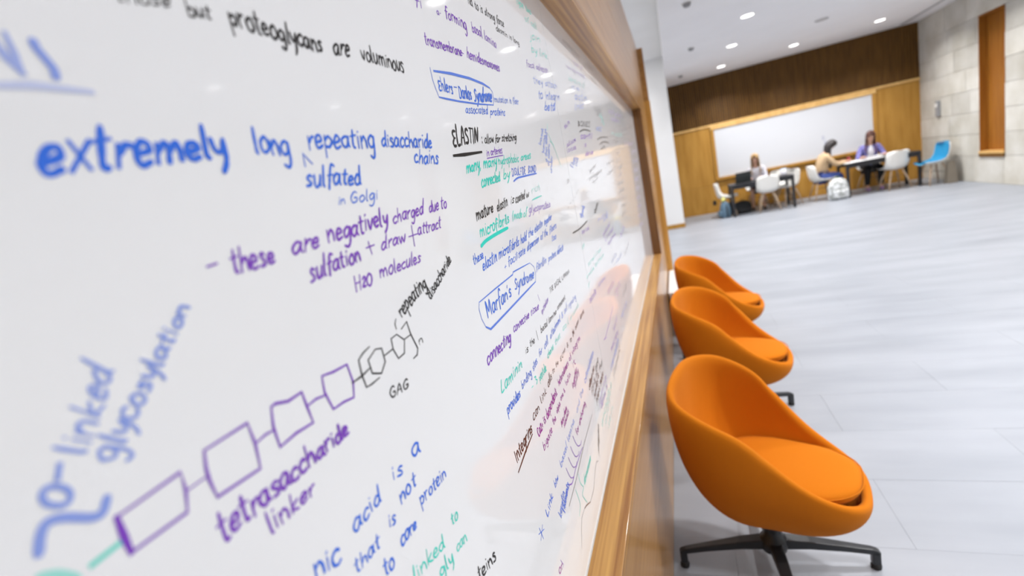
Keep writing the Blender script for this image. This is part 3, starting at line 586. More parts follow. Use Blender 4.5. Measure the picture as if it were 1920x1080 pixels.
DRAWING = [
('caret', 'B', 9, 15, [3167, 16536, 3178, 16636, 3254, 16556], 0),
('dash', 'P', 9, 16, [2092, 15945, 2160, 15951], 0),
('plus sign', 'P', 9, 15, [3705, 15838, 3712, 15720], 0),
('plus sign', 'P', 9, 15, [3649, 15787, 3779, 15795], 0),
('ampersand', 'P', 9, 15, [4515, 15883, 4479, 15665], 0),
('ampersand', 'P', 9, 14, [4407, 15776, 4605, 15782], 0),
('bracket', 'K', 9, 10, [3815, 15046, 3777, 15004, 3782, 14952], 0),
('linker square', 'P', 8, 15, [1222, 14879, 1222, 14679, 1515, 14678, 1545, 14790, 1553, 14900, 1222, 14879], 0),
('linker square', 'P', 9, 29, [1222, 14879, 1220, 14775, 1222, 14679], 0),
('linker bond', 'P', 8, 12, [1544, 14787, 1689, 14790], 0),
('linker square', 'P', 8, 16, [1707, 14934, 1683, 14829, 1679, 14762, 1688, 14643, 1996, 14624, 2016, 14788, 2010, 14939, 1707, 14934], 0),
('linker bond', 'P', 8, 14, [2016, 14788, 2103, 14801, 2173, 14795], 0),
('linker square', 'P', 9, 16, [2208, 14946, 2177, 14817, 2178, 14664, 2332, 14678, 2501, 14666, 2489, 14803, 2482, 14921, 2350, 14916, 2243, 14952, 2208, 14946], 0),
('linker bond', 'P', 9, 14, [2489, 14803, 2588, 14812, 2699, 14792], 0),
('linker square', 'P', 9, 15, [2707, 14944, 2687, 14820, 2724, 14656, 2854, 14653, 2971, 14632, 3013, 14747, 3000, 14916, 2835, 14923, 2707, 14944], 0),
('sugar chain', 'K', 9, 14, [2999, 14749, 3133, 14751, 3258, 14770], 0),
('sugar chain', 'K', 9, 12, [3327, 14945, 3224, 14925, 3149, 14892, 3138, 14763, 3152, 14637, 3229, 14631, 3348, 14638], 0),
('sugar ring', 'K', 9, 13, [3395, 14893, 3486, 14868, 3487, 14735, 3392, 14660, 3273, 14713, 3266, 14843, 3395, 14893], 0),
('sugar chain', 'K', 9, 15, [3494, 14790, 3634, 14798], 0),
('sugar ring', 'K', 9, 12, [3760, 14905, 3865, 14810, 3808, 14690, 3694, 14681, 3650, 14792, 3661, 14897, 3760, 14905], 0),
('sugar chain', 'K', 9, 13, [3867, 14815, 3995, 14820], 0),
('bracket', 'K', 9, 13, [3858, 14926, 3979, 14964, 3995, 14820, 4054, 14645, 4015, 14589, 3935, 14581], 0),
('stem', 'T', 7, 30, [1072, 14746, 1190, 14756], 0),
('stem', 'T', 5, 33, [902, 14838, 958, 14800, 1009, 14729], 1),
('letter N', 'B', 5, 23, [1372, 16895, 1463, 17121], 0),
('letter N', 'B', 5, 29, [1463, 17121, 1493, 17042, 1530, 16980], 0),
('letter N', 'B', 5, 22, [1530, 16980, 1527, 17067, 1520, 17152], 0),
('letter S', 'B', 6, 30, [1621, 17142, 1620, 17114, 1642, 17065, 1661, 17020, 1656, 16980], 1),
('underline', 'B', 3, 30, [1357, 16904, 1549, 16931, 1795, 16931], 0),
('tilde', 'B', 6, 31, [931, 14928, 959, 14997, 995, 15034, 1052, 15015, 1138, 14946, 1182, 14941, 1218, 14994], 1),
('letter O', 'B', 6, 21, [1100, 15088, 1073, 15067, 1043, 15082, 1017, 15113, 1014, 15152, 1036, 15173, 1069, 15160, 1096, 15127, 1100, 15088], 1),
('dash', 'B', 6, 29, [1107, 15241, 1083, 15190], 0),
('hyphen', 'P', 9, 16, [7087, 18157, 7143, 18153], 0),
('box around writing', 'B', 8, 29, [5959, 17715, 6496, 17768, 7173, 17806, 7721, 17805, 8022, 17778], 0),
('box around writing', 'B', 7, 15, [8022, 17778, 8122, 17730, 8110, 17624, 8037, 17502], 0),
('box around writing', 'B', 8, 19, [8037, 17502, 7286, 17442, 6567, 17404, 6133, 17391, 5944, 17389], 0),
('box around writing', 'B', 8, 10, [5944, 17389, 5901, 17484, 5866, 17590, 5869, 17739], 0),
('hyphen', 'B', 9, 15, [6507, 17591, 6598, 17597], 0),
('colon', 'K', 9, 20, [7172, 16933, 7162, 16917], 0),
('colon', 'K', 9, 20, [7151, 16859, 7142, 16843], 0),
('underline', 'K', 9, 37, [5985, 16639, 6346, 16656, 7039, 16703], 0),
('underline', 'P', 9, 16, [7209, 16606, 8008, 16662], 0),
('underline', 'B', 8, 25, [8303, 16199, 8558, 16248, 8908, 16265, 9937, 16299], 1),
('underline', 'T', 7, 24, [9244, 15787, 9579, 15805, 9979, 15820], 0),
('underline', 'T', 9, 41, [6240, 15355, 6412, 15397, 6670, 15421, 7042, 15442, 7502, 15457], 1),
('underline', 'P', 6, 19, [9990, 15531, 10526, 15540], 0),
('box around writing', 'B', 7, 11, [5801, 14279, 5723, 14423, 5708, 14566, 5757, 14651], 0),
('box around writing', 'B', 8, 16, [5757, 14651, 6454, 14676, 7267, 14696, 7318, 14730, 7853, 14707, 8282, 14687], 0),
('box around writing', 'B', 6, 13, [8282, 14687, 8493, 14570, 8513, 14439, 8409, 14295], 0),
('box around writing', 'B', 8, 26, [8409, 14295, 7718, 14269, 6803, 14231, 5942, 14198, 5801, 14279], 0),
('question mark', 'P', 8, 13, [8377, 14039, 8435, 13905], 0),
('first', 'K', 8, 15, [7885, 13312, 7869, 13495], 0),
('underline', 'R', 9, 30, [5797, 11992, 6176, 12062, 6643, 12118], 0),
('star', 'B', 9, 13, [6097, 10776, 6171, 10514], 0),
('star', 'B', 9, 13, [6250, 10711, 6055, 10585], 0),
('star', 'B', 9, 13, [6023, 10720, 6276, 10608], 0),
('membrane line', 'K', 6, 21, [7713, 9930, 8469, 9973, 9592, 10128, 10834, 10194], 0),
('filament arc', 'P', 7, 14, [7984, 10589, 8067, 10389, 8185, 10222, 8377, 10125, 8462, 10154], 1),
('filament arc', 'P', 7, 14, [8254, 10650, 8343, 10446, 8469, 10275, 8671, 10177, 8760, 10207], 1),
('filament arc', 'P', 7, 15, [8538, 10714, 8633, 10505, 8767, 10331, 8982, 10231, 9075, 10262], 1),
('filament arc', 'P', 7, 15, [8838, 10781, 8939, 10568, 9081, 10389, 9309, 10288, 9408, 10321], 1),
('filament arc', 'P', 8, 18, [7741, 10193, 7962, 10211, 8192, 10107, 8576, 10152, 9021, 10166, 9412, 10157], 1),
('green branch', 'T', 6, 14, [8307, 9862, 8413, 9531, 8413, 9402, 8203, 9311], 1),
('green branch', 'T', 6, 15, [8702, 9963, 8726, 9726, 8889, 9491, 8706, 9441, 8948, 9071], 1),
('long curve', 'K', 5, 13, [7956, 8742, 8188, 9043, 8363, 9157, 8678, 9145], 0),
('long curve', 'R', 7, 26, [8670, 9138, 8870, 9064, 9201, 8892], 0),
('long curve', 'K', 5, 16, [9201, 8892, 9658, 8877, 10143, 9089, 10377, 9140, 10606, 9020], 0),
('curve', 'P', 6, 13, [6698, 9625, 6779, 9461, 6747, 9423], 0),
('green line', 'T', 6, 21, [11740, 17442, 11609, 17271], 0),
('green line', 'T', 5, 17, [11669, 17211, 11878, 16990, 12080, 16813, 12201, 16668, 12410, 16397], 0),
('green line', 'T', 6, 24, [11693, 17035, 12010, 16942], 0),
('arc', 'K', 7, 37, [16128, 17482, 17056, 17602, 18453, 17623], 1),
('arc', 'K', 6, 46, [19915, 17367, 21345, 17532, 23607, 17603], 1),
('arc', 'K', 6, 47, [20492, 17216, 21796, 17345, 23693, 17359], 1),
('dotted line', 'K', 4, 19, [14124, 16030, 13692, 15742, 13815, 15611], 0),
('dot', 'K', 6, 25, [14042, 15674, 14150, 15699], 0),
('dot', 'K', 6, 25, [13815, 15611, 13921, 15635], 0),
('dot', 'K', 6, 24, [13406, 15518, 13506, 15540], 0),
('dot', 'K', 6, 24, [13043, 15456, 13138, 15478], 0),
('dot', 'K', 6, 23, [12708, 15412, 12799, 15433], 0),
('dot', 'K', 6, 22, [12355, 15330, 12441, 15350], 0),
('thick stroke', 'K', 8, 31, [12388, 14655, 13474, 14637, 14736, 14702], 1),
('line', 'P', 6, 25, [14226, 10950, 15315, 11061, 16830, 11268], 0),
('tick', 'P', 7, 31, [14053, 11014, 14571, 10913], 0),
]
# ------------------------------------------------------------------ big whiteboard with handwriting
XB = -DZ
board = empty('whiteboard', (XB, 1.3, .815), label='large glossy whiteboard covered in coloured handwriting, recessed in an oak frame', cat='whiteboard')
def reb(bm_): bmesh.ops.translate(bm_, verts=bm_.verts, vec=-Vector(board.location)); return bm_
for y0, y1 in ((-1.71, 1.3235), (1.3255, 4.36)):
    obj('board_panel', reb(box(XB-.012, XB, y0, y1, .815, 2.07)), M['board'], board)
obj('backing', reb(box(XB-.03, XB-.0125, -1.72, 4.37, .815, 2.07)), M['oak_dark'], board)
# frame lining the recess
obj('bottom_ledge', reb(box(XB-.03, .004, -1.73, 4.39, .79, .815)), M['oak'], board, bevel=.0012)
obj('top_rail', reb(box(XB-.03, .004, -1.73, 4.39, 2.07, 2.095)), M['oak'], board, bevel=.0012)
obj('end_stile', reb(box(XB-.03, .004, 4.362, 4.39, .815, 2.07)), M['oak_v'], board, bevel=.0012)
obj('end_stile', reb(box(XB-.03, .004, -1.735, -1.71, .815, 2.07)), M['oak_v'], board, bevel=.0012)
obj('edge_bead', reb(box(XB, XB+.0025, -1.70, 4.36, .815, .819)), M['bead'], board)

G = {
'a': (.75, [[(.62,.82),(.38,1),(.1,.75),(.03,.38),(.2,.03),(.45,.2),(.62,.82)],[(.64,.95),(.6,.3),(.72,.02)]]),
'b': (.7, [[(.1,1.9),(.08,.05)],[(.08,.5),(.35,.95),(.62,.6),(.5,.08),(.1,.08)]]),
'c': (.6, [[(.56,.85),(.35,1),(.06,.6),(.12,.1),(.35,0),(.58,.15)]]),
'd': (.72, [[(.6,.75),(.35,.98),(.05,.5),(.2,.02),(.5,.2),(.62,.8)],[(.66,1.85),(.6,.4),(.7,0)]]),
'e': (.62, [[(.06,.45),(.5,.6),(.45,.95),(.2,.95),(.04,.45),(.2,.02),(.56,.15)]]),
'f': (.52, [[(.6,1.7),(.38,1.85),(.25,1.4),(.22,0),(.2,-.25)],[(.02,.95),(.5,1)]]),
'g': (.72, [[(.6,.8),(.35,1),(.05,.6),(.2,.1),(.5,.25),(.62,.9)],[(.64,.9),(.62,-.3),(.4,-.8),(.1,-.6)]]),
'h': (.7, [[(.1,1.85),(.08,0)],[(.08,.5),(.35,1),(.55,.75),(.6,0)]]),
'i': (.28, [[(.12,.95),(.14,.02)],[(.13,1.35),(.16,1.42)]]),
'j': (.35, [[(.2,.95),(.2,-.5),(.0,-.7)],[(.2,1.35),(.22,1.42)]]),
'k': (.65, [[(.1,1.8),(.08,0)],[(.55,.95),(.12,.4),(.6,0)]]),
'l': (.3, [[(.12,1.85),(.1,.2),(.22,0)]]),
'm': (1.05, [[(.06,1),(.08,0)],[(.08,.55),(.32,1),(.46,.7),(.48,.0)],[(.48,.55),(.75,1),(.9,.7),(.94,0)]]),
'n': (.68, [[(.06,1),(.08,0)],[(.08,.55),(.35,1),(.55,.7),(.6,0)]]),
'o': (.68, [[(.35,1),(.06,.65),(.12,.1),(.4,0),(.62,.4),(.5,.9),(.3,1)]]),
'p': (.7, [[(.08,1),(.06,-.75)],[(.08,.6),(.38,1),(.62,.6),(.4,.08),(.1,.2)]]),
'q': (.7, [[(.6,.85),(.3,1),(.05,.5),(.3,.05),(.58,.4)],[(.62,1),(.6,-.75)]]),
'r': (.5, [[(.06,1),(.1,0)],[(.1,.55),(.28,.92),(.5,.95)]]),
's': (.52, [[(.48,.88),(.25,1),(.1,.75),(.4,.4),(.38,.08),(.05,.05)]]),
't': (.5, [[(.26,1.6),(.22,.15),(.42,.02)],[(.0,1.05),(.5,1.1)]]),
'u': (.68, [[(.06,1),(.1,.2),(.32,.0),(.55,.4),(.58,1)],[(.58,.9),(.62,.02)]]),
'v': (.6, [[(.02,1),(.28,0),(.56,1)]]),
'w': (.9, [[(.02,1),(.22,0),(.44,.8),(.64,0),(.86,1)]]),
'x': (.6, [[(.04,1),(.55,0)],[(.55,1),(.04,0)]]),
'y': (.65, [[(.05,1),(.15,.35),(.4,.3),(.58,.9)],[(.6,1),(.5,-.2),(.25,-.8)]]),
'z': (.6, [[(.05,1),(.55,.95),(.05,.02),(.58,.05)]]),
'A': (.9, [[(.05,0),(.42,1.5),(.8,0)],[(.18,.55),(.68,.55)]]),
'B': (.8, [[(.1,1.5),(.08,0)],[(.1,1.5),(.55,1.3),(.12,.8),(.65,.4),(.08,0)]]),
'C': (.8, [[(.7,1.3),(.35,1.5),(.06,.8),(.3,.02),(.72,.2)]]),
'D': (.85, [[(.1,1.5),(.08,0)],[(.02,1.5),(.5,1.35),(.75,.8),(.5,.1),(.05,0)]]),
'E': (.7, [[(.62,1.45),(.2,1.4),(.06,1.1),(.3,.8),(.05,.4),(.2,.02),(.62,.05)],[(.2,.78),(.5,.8)]]),
'F': (.7, [[(.1,1.5),(.1,0)],[(.1,1.5),(.62,1.5)],[(.1,.8),(.5,.8)]]),
'G': (.9, [[(.7,1.3),(.4,1.5),(.05,.8),(.3,.02),(.72,.15),(.75,.65),(.42,.65)]]),
'H': (.85, [[(.08,1.5),(.1,0)],[(.7,1.5),(.68,0)],[(.1,.75),(.68,.8)]]),
'I': (.32, [[(.15,1.5),(.13,0)]]),
'L': (.7, [[(.12,1.6),(.08,.1),(.62,.05)]]),
'M': (1.0, [[(.08,0),(.12,1.5),(.45,.4),(.8,1.5),(.85,0)]]),
'N': (.85, [[(.08,0),(.1,1.5),(.65,.05),(.7,1.5)]]),
'O': (.85, [[(.4,1.5),(.08,1.0),(.1,.3),(.4,0),(.72,.5),(.65,1.2),(.35,1.5)]]),
'S': (.72, [[(.62,1.3),(.35,1.5),(.1,1.15),(.55,.6),(.5,.1),(.05,.1)]]),
'T': (.75, [[(.02,1.5),(.7,1.5)],[(.36,1.5),(.34,0)]]),
'U': (.8, [[(.08,1.5),(.1,.3),(.38,0),(.66,.3),(.68,1.5)]]),
'2': (.6, [[(.08,1.0),(.35,1.25),(.5,.9),(.08,.05),(.58,.05)]]),
'3': (.6, [[(.1,1.4),(.5,1.3),(.25,.8),(.55,.4),(.1,0)]]),
'&': (.8, [[(.7,.1),(.2,1.1),(.4,1.4),(.5,1.1),(.08,.4),(.3,0),(.72,.55)]]),
'+': (.6, [[(.28,1),(.28,.2)],[(.04,.6),(.54,.6)]]),
'-': (.5, [[(.05,.55),(.42,.55)]]),
'(': (.4, [[(.35,1.8),(.08,.8),(.3,-.3)]]),
"'": (.2, [[(.1,1.7),(.06,1.4)]]),
',': (.25, [[(.12,.1),(.04,-.25)]]),
' ': (.5, []),
}
def catmull(p, k):
    if len(p) < 3 or k < 2: return p
    closed = abs(p[0][0]-p[-1][0]) + abs(p[0][1]-p[-1][1]) < 1e-6
    out = []
    for i in range(len(p)-1):
        p0 = p[i-1] if i else (p[-2] if closed else p[0]); p1 = p[i]; p2 = p[i+1]; p3 = p[i+2] if i+2 < len(p) else (p[1] if closed else p[-1])
        for j in range(k):
            t = j/k
            out.append(tuple(.5*(2*p1[a] + (p2[a]-p0[a])*t + (2*p0[a]-5*p1[a]+4*p2[a]-p3[a])*t*t + (3*p1[a]-p0[a]-3*p2[a]+p3[a])*t**3) for a in (0, 1)))
    out.append(p[-1]); return out
def ribbon(bm, pts, wd, x0, var=True):
    """flat marker stroke on the board: pts are (y, z) metres"""
    q = [pts[0]]
    for p in pts[1:]:
        if math.hypot(p[0]-q[-1][0], p[1]-q[-1][1]) > 1e-5: q.append(p)
    if len(q) < 2: q.append((q[0][0]+wd*.3, q[0][1]))
    L_, R_ = [], []
    n = len(q)
    for i, p in enumerate(q):
        a, b = q[max(i-1, 0)], q[min(i+1, n-1)]
        d = (b[0]-a[0], b[1]-a[1]); l = math.hypot(*d) or 1e-9; d = (d[0]/l, d[1]/l)
        h = wd*.5*((.86 + .28*random.random()) if var else 1)
        e = 0
        if i == 0: e = -h*.6
        if i == n-1: e = h*.6
        x = x0 + len(bm.verts)*6e-7
        c = (p[0]+d[0]*e, p[1]+d[1]*e); s = .62 if i in (0, n-1) else 1
        L_.append(bm.verts.new((x, c[0]-d[1]*h*s, c[1]+d[0]*h*s))); R_.append(bm.verts.new((x, c[0]+d[1]*h*s, c[1]-d[0]*h*s)))
    for i in range(n-1): bm.faces.new((L_[i], R_[i], R_[i+1], L_[i+1]))
def warp(q, u, v):
    # q: baseline start, baseline end, x-height start, x-height end (in 0.1 mm)
    y = (q[0]*(1-u)+q[2]*u)*(1-v) + (q[4]*(1-u)+q[6]*u)*v
    z = (q[1]*(1-u)+q[3]*u)*(1-v) + (q[5]*(1-u)+q[7]*u)*v
    return (y*1e-4, z*1e-4)
def write(bm, s, q, wd, x):
    tot = sum(G[c][0]+.1 for c in s)
    big = math.hypot(q[4]-q[0], q[5]-q[1]) > 90
    r = random.Random(s + str(q[0])); px = 0
    for c in s:
        wdt, st = G[c]; dy = r.uniform(-.08, .08); sc = r.uniform(.9, 1.12); sl = r.uniform(.0, .12)
        for line in st:
            pts = [((px+.05+a+sl*b)/tot, b*sc+dy) for a, b in line]
            pts = [(u+r.uniform(-.03, .03)/tot, v+r.uniform(-.05, .05)) for u, v in pts]
            ribbon(bm, [warp(q, u, v) for u, v in catmull(pts, 5 if big else 3)], wd, x)
        px += wdt + .1
INKX = XB + .00025
cur = None; k_ = 0
def flush():
    global cur
    if cur:
        bm, c, st, words = cur[:4]
        o = obj('handwriting', reb(bm), ink(c, st), board)
        o['label'] = '%s marker handwriting, %s' % (INK_NAME[c], ' '.join(' '.join(words).split()[:6]).replace("'", ''))
    cur = None
for s, c, st, wd, q in WRITING:
    if cur and cur[1] == c and cur[2] == st and math.hypot(q[4]-q[0], q[5]-q[1]) < 75 and math.hypot(q[0]-cur[4][0], q[1]-cur[4][1]) < 450: pass
    else:
        flush(); cur = [bmesh.new(), c, st, [], None]; k_ += 1
    write(cur[0], s, q, min(wd*1.95, 38, max(.25*math.hypot(q[4]-q[0], q[5]-q[1]), 11))*1e-4, INKX + (k_ % 5)*.00002)
    cur[3].append(s); cur[4] = (q[2], q[3])
flush()

cur = None; k_ = 0; CNT = {}
def dflush():
    global cur
    if cur:
        o = obj(cur[3].replace(' ', '_'), reb(cur[0]), ink(cur[1], cur[2]), board); o['label'] = '%s marker %s drawn on the board' % (INK_NAME[cur[1]], cur[3])
    cur = None
for n, c, st, wd, p, sm in DRAWING:
    pts = [(p[i]*1e-4, p[i+1]*1e-4) for i in range(0, len(p), 2)]
    if not (cur and cur[1] == c and cur[2] == st and cur[3] == n):
        dflush(); cur = [bmesh.new(), c, st, n]; k_ += 1
    if sm or len(pts) > 3: pts = catmull(pts, 5 if sm else 1)
    ribbon(cur[0], pts, wd*1.35e-4, INKX + .0001 + (k_ % 5)*.00002, var=False)
dflush()
CHAIRS = [
 (.380, 1.735, -14, 19, 'orange upholstered shell chair nearest the camera, whole seat and black star base in view'),
 (.385, 2.90, -13, 17, 'middle orange upholstered shell chair of the row along the board wall'),
 (.408, 3.97, -12, 14, 'farthest orange upholstered shell chair of the row along the board wall')]
# ------------------------------------------------------------------ far whiteboard
fb = empty('far_whiteboard', ((WX0+WX1)/2, YE-.02, WZ0), label='wide blank whiteboard on the oak wall behind the students', cat='whiteboard')
def ref(bm_, e): bmesh.ops.translate(bm_, verts=bm_.verts, vec=-Vector(e.location)); return bm_
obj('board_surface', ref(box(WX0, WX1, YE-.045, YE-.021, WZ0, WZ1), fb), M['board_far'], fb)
obj('top_rail', ref(box(WX0-.075, WX1+.08, YE-.075, YE-.021, WZ1, WZ1+.08), fb), M['sill'], fb, bevel=.003)
obj('bottom_rail', ref(box(WX0-.075, WX1+.08, YE-.10, YE-.021, WZ0-.068, WZ0), fb), M['oak_panel'], fb, bevel=.003)
for x in (WX0-.075, WX1): obj('stile', ref(box(x, x+.078, YE-.06, YE-.021, WZ0, WZ1), fb), M['oak_panel'], fb, bevel=.003)
bm = bmesh.new()
for sx, sz in ((3.62, 1.32), (3.66, 1.2)): ribbon_pts = None; bx(bm, sx, sx+.05, YE-.0462, YE-.0452, sz, sz+.09)
obj('ink_smudge', ref(bm, fb), M['smudge'], fb)

# ------------------------------------------------------------------ orange shell chairs
def plan(c, s, axf, axb, ayf, ayb, n):
    bk = .5-.5*c; kk = bk*bk*(3-2*bk); ax = axf if c > 0 else axb; ay = ayf + (ayb-ayf)*kk
    return 1.0/((abs(c)/ax)**n + (abs(s)/ay)**n)**(1/n)
def shell_point(th, t, off=0.0):
    """th: 0 = front; t: 0 centre of the base .. 1 rim. off shrinks inward (inner face)."""
    c, s = math.cos(th), math.sin(th)
    back = .5 - .5*c
    # rim outline in plan: squarish, narrow at the front, wide around the back
    r = plan(c, s, .317, .304, .205, .312, 3.0)
    H = (.386, .488, .594, .692, .762, .806); q = back*5; i = min(4, int(q)); k = q-i
    zr = H[i]*(1-k) + H[i+1]*k; k = (zr-.386)/.42
    lean = -.012*k
    zb = .222
    # profile: bowl
    ph = t*math.pi/2; P2 = 2/2.15
    rr = r*math.sin(ph)**P2; g = 1-max(0.0, math.cos(ph))**P2
    z = zb + (zr-zb)*g
    rr -= off; 
    x = rr*c; y = rr*s
    if c < 0: x += -lean*(g**2)
    z += off*.9*(1-g)
    return Vector((x, y, z))
def shell_mesh():
    bm = bmesh.new(); NT, NR = 64, 16
    rings = []
    ts = [i/NR for i in range(1, NR+1)]
    th_ = [2*math.pi*k/NT for k in range(NT)]
    prof = [(t, 0.0) for t in ts] + [(1.0, None)] + [(t, .034) for t in reversed(ts)]
    for t, off in prof:
        ring = []
        for th in th_:
            if off is None:
                a = shell_point(th, 1, 0); b = shell_point(th, 1, .034); p = (a+b)/2 + Vector((0, 0, .014))
            else:
                p = shell_point(th, t, off if t > .3 else off*t/.3)
                if off and t <= .3: p.z += 0
            ring.append(bm.verts.new(p))
        rings.append(ring)
    c0 = bm.verts.new((0, 0, .222)); c1 = bm.verts.new((0, 0, .257))
    for k in range(NT): bm.faces.new((c0, rings[0][(k+1)%NT], rings[0][k]))
    for r0, r1 in zip(rings, rings[1:]):
        for k in range(NT): bm.faces.new((r0[k], r0[(k+1)%NT], r1[(k+1)%NT], r1[k]))
    for k in range(NT): bm.faces.new((c1, rings[-1][k], rings[-1][(k+1)%NT]))
    bmesh.ops.recalc_face_normals(bm, faces=bm.faces); return bm
def cushion_mesh():
    bm = bmesh.new(); NT = 56; rings = []
    prof = [(.0, .0), (.5, .0), (.76, .012), (.93, .030), (1.0, .052), (.985, .070), (.92, .081), (.7, .088), (.4, .091)]
    for f, h in prof[1:]:
        ring = []
        for k in range(NT):
            th = 2*math.pi*k/NT; c, s = math.cos(th), math.sin(th); r = f*plan(c, s, .280, .200, .174, .232, 2.7)
            ring.append(bm.verts.new((.015+r*c, r*s, .372+h - .02*max(0, -c)*f + .006*max(0, c)*f)))
        rings.append(ring)
    c0 = bm.verts.new((0, 0, .372)); c1 = bm.verts.new((.015, 0, .464))
    for k in range(NT): bm.faces.new((c0, rings[0][(k+1)%NT], rings[0][k]))
    for r0, r1 in zip(rings, rings[1:]):
        for k in range(NT): bm.faces.new((r0[k], r0[(k+1)%NT], r1[(k+1)%NT], r1[k]))
    for k in range(NT): bm.faces.new((c1, rings[-1][k], rings[-1][(k+1)%NT]))
    bmesh.ops.recalc_face_normals(bm, faces=bm.faces); return bm
def piping_mesh():
    pts = []
    for k in range(57):
        th = 2*math.pi*k/56; c, s = math.cos(th), math.sin(th); r = plan(c, s, .280, .200, .174, .232, 2.7)
        pts.append((.015+r*c, r*s, 0.372+.068 - .02*max(0, -c) + .006*max(0, c)))
    return tubebm(pts, .0022, n=5, caps=False)
def leg_mesh():
    bm = bmesh.new()
    # tapered arm, from hub out and slightly down, then a short drop
    secs = [(.02, .115, .024, .020), (.12, .108, .020, .016), (.25, .088, .015, .012), (.325, .074, .013, .011), (.345, .066, .013, .011)]
    rings = []
    for x, z, w_, h in secs:
        rings.append([bm.verts.new((x, a*w_, z+b*h)) for a, b in ((-1,-1),(1,-1),(1,1),(-1,1))])
    for r0, r1 in zip(rings, rings[1:]):
        for k in range(4): bm.faces.new((r0[k], r0[(k+1)%4], r1[(k+1)%4], r1[k]))
    bm.faces.new(rings[0][::-1]); bm.faces.new(rings[-1])
    bx(bm, .322, .350, -.013, .013, .018, .074)
    bmesh.ops.recalc_face_normals(bm, faces=bm.faces); return bm
def make_orange():
    e = empty('shell_chair', (0, 0, 0))
    obj('shell', shell_mesh(), M['orange'], e, smooth=True, subsurf=1)
    cu = obj('seat_cushion', cushion_mesh(), M['orange'], e, smooth=True, subsurf=1)
    obj('piping', piping_mesh(), M['orange'], cu, smooth=True)
    bm = bmesh.new(); lathe(bm, [(0, .085), (.045, .087), (.05, .11), (.045, .135), (.03, .15), (.028, .205), (.075, .220), (.075, .230), (0, .230)], 24)
    obj('pedestal', bm, M['black'], e, smooth=True)
    lg = leg_mesh(); lm = None
    for k in range(4):
        a = k*math.pi/2
        if lm is None:
            o = obj('leg', lg, M['black'], e, bevel=.004); lm = o
            bm = bmesh.new(); lathe(bm, [(0, 0), (.017, 0), (.018, .012), (.014, .02), (0, .02)], 16)
            f = obj('foot_glide', bm, M['rubber'], o, smooth=True); f.location = (.336, 0, 0)
        else:
            o = copy_tree(lm, e)
        o.rotation_euler = (0, 0, a)
    return e
oc = make_orange()
oc['label'] = 'orange upholstered shell chair nearest the camera, whole seat and black star base in view'
tag(oc, None, 'chair', 'orange shell chairs along the board wall')
for i, (x, y, rz, rb, lb) in enumerate(CHAIRS):
    e = oc if i == 0 else copy_tree(oc)
    e.location = (x, y, 0); e.rotation_euler = (0, 0, math.radians(rz)); e['label'] = lb
    for ch in e.children:
        if ch.name.startswith('leg'): ch.rotation_euler[2] += math.radians(rb)

# white low side table at the end of the partition
st = empty('side_table', (.16, 4.93, 0), label='low white side table past the farthest orange chair', cat='table')
obj('table_top', box(-.15, .15, -.5, .5, .385, .42), M['white_gloss'], st, bevel=.004)
for sy in (-1, 1): obj('side_panel', box(-.14, .14, sy*.47-.015, sy*.47+.015, 0, .385), M['white_gloss'], st)
obj('back_panel', box(-.145, -.13, -.455, .455, .03, .385), M['white_gloss'], st)

# ------------------------------------------------------------------ study tables
def study_table(x0, x1, y0, y1, lb):
    cx, cy = (x0+x1)/2, (y0+y1)/2; e = empty('study_table', (cx, cy, 0), label=lb, cat='table', group='black study tables')
    hx, hy = (x1-x0)/2, (y1-y0)/2
    obj('table_top', box(-hx, hx, -hy, hy, .70, .735), M['table'], e, bevel=.003)
    for sy in (-1, 1): obj('apron', box(-hx+.05, hx-.05, sy*(hy-.03)-.012, sy*(hy-.03)+.012, .63, .70), M['table'], e)
    for sx in (-1, 1):
        for sy in (-1, 1):
            obj('leg', box(sx*(hx-.03)-.027, sx*(hx-.03)+.027, sy*(hy-.03)-.027, sy*(hy-.03)+.027, 0, .70), M['table'], e, bevel=.002)
    return e
study_table(1.37, 2.67, 12.26, 12.98, 'black study table by the white column, with a laptop on it')
study_table(3.70, 5.04, 12.42, 13.12, 'longer black study table near the stone wall, covered in papers')

# ------------------------------------------------------------------ moulded plastic chairs
def mould_mesh(inset=0.0, half=1.0):
    bm = bmesh.new(); NU, NV = 17, 25
    prof = [(.245, .435), (.235, .447), (.20, .45), (.12, .436), (.0, .428), (-.10, .432), (-.165, .452), (-.205, .50), (-.222, .57), (-.237, .66), (-.25, .75), (-.257, .80), (-.26, .815)]
    prof = catmull(prof, 2)
    n = len(prof); grid = []
    for i, (px, pz) in enumerate(prof):
        t = i/(n-1); row = []
        wd = .225 + .012*math.sin(t*math.pi)
        if t > .75: wd *= math.sqrt(max(.0, 1-((t-.75)/.27)**2.4))*.98+.02
        if t < .1: wd *= .86+1.4*t
        wd = wd*half
        for j in range(NU):
            s = -1+2*j/(NU-1)
            up = (abs(s)**3)
            arm = .075*math.exp(-((t-.48)/.16)**2)
            cx = px + (.085*up*(1 if t > .4 else 0)*min(1, (t-.4)/.15) if t > .4 else 0)
            cz = pz + up*(.045*(1-t) + arm) - (0 if t < .8 else 0)
            row.append(bm.verts.new((cx + inset, s*wd, cz + inset)))
        grid.append(row)
    for a, b in zip(grid, grid[1:]):
        for j in range(NU-1): bm.faces.new((a[j], a[j+1], b[j+1], b[j]))
    bmesh.ops.recalc_face_normals(bm, faces=bm.faces)
    return bm
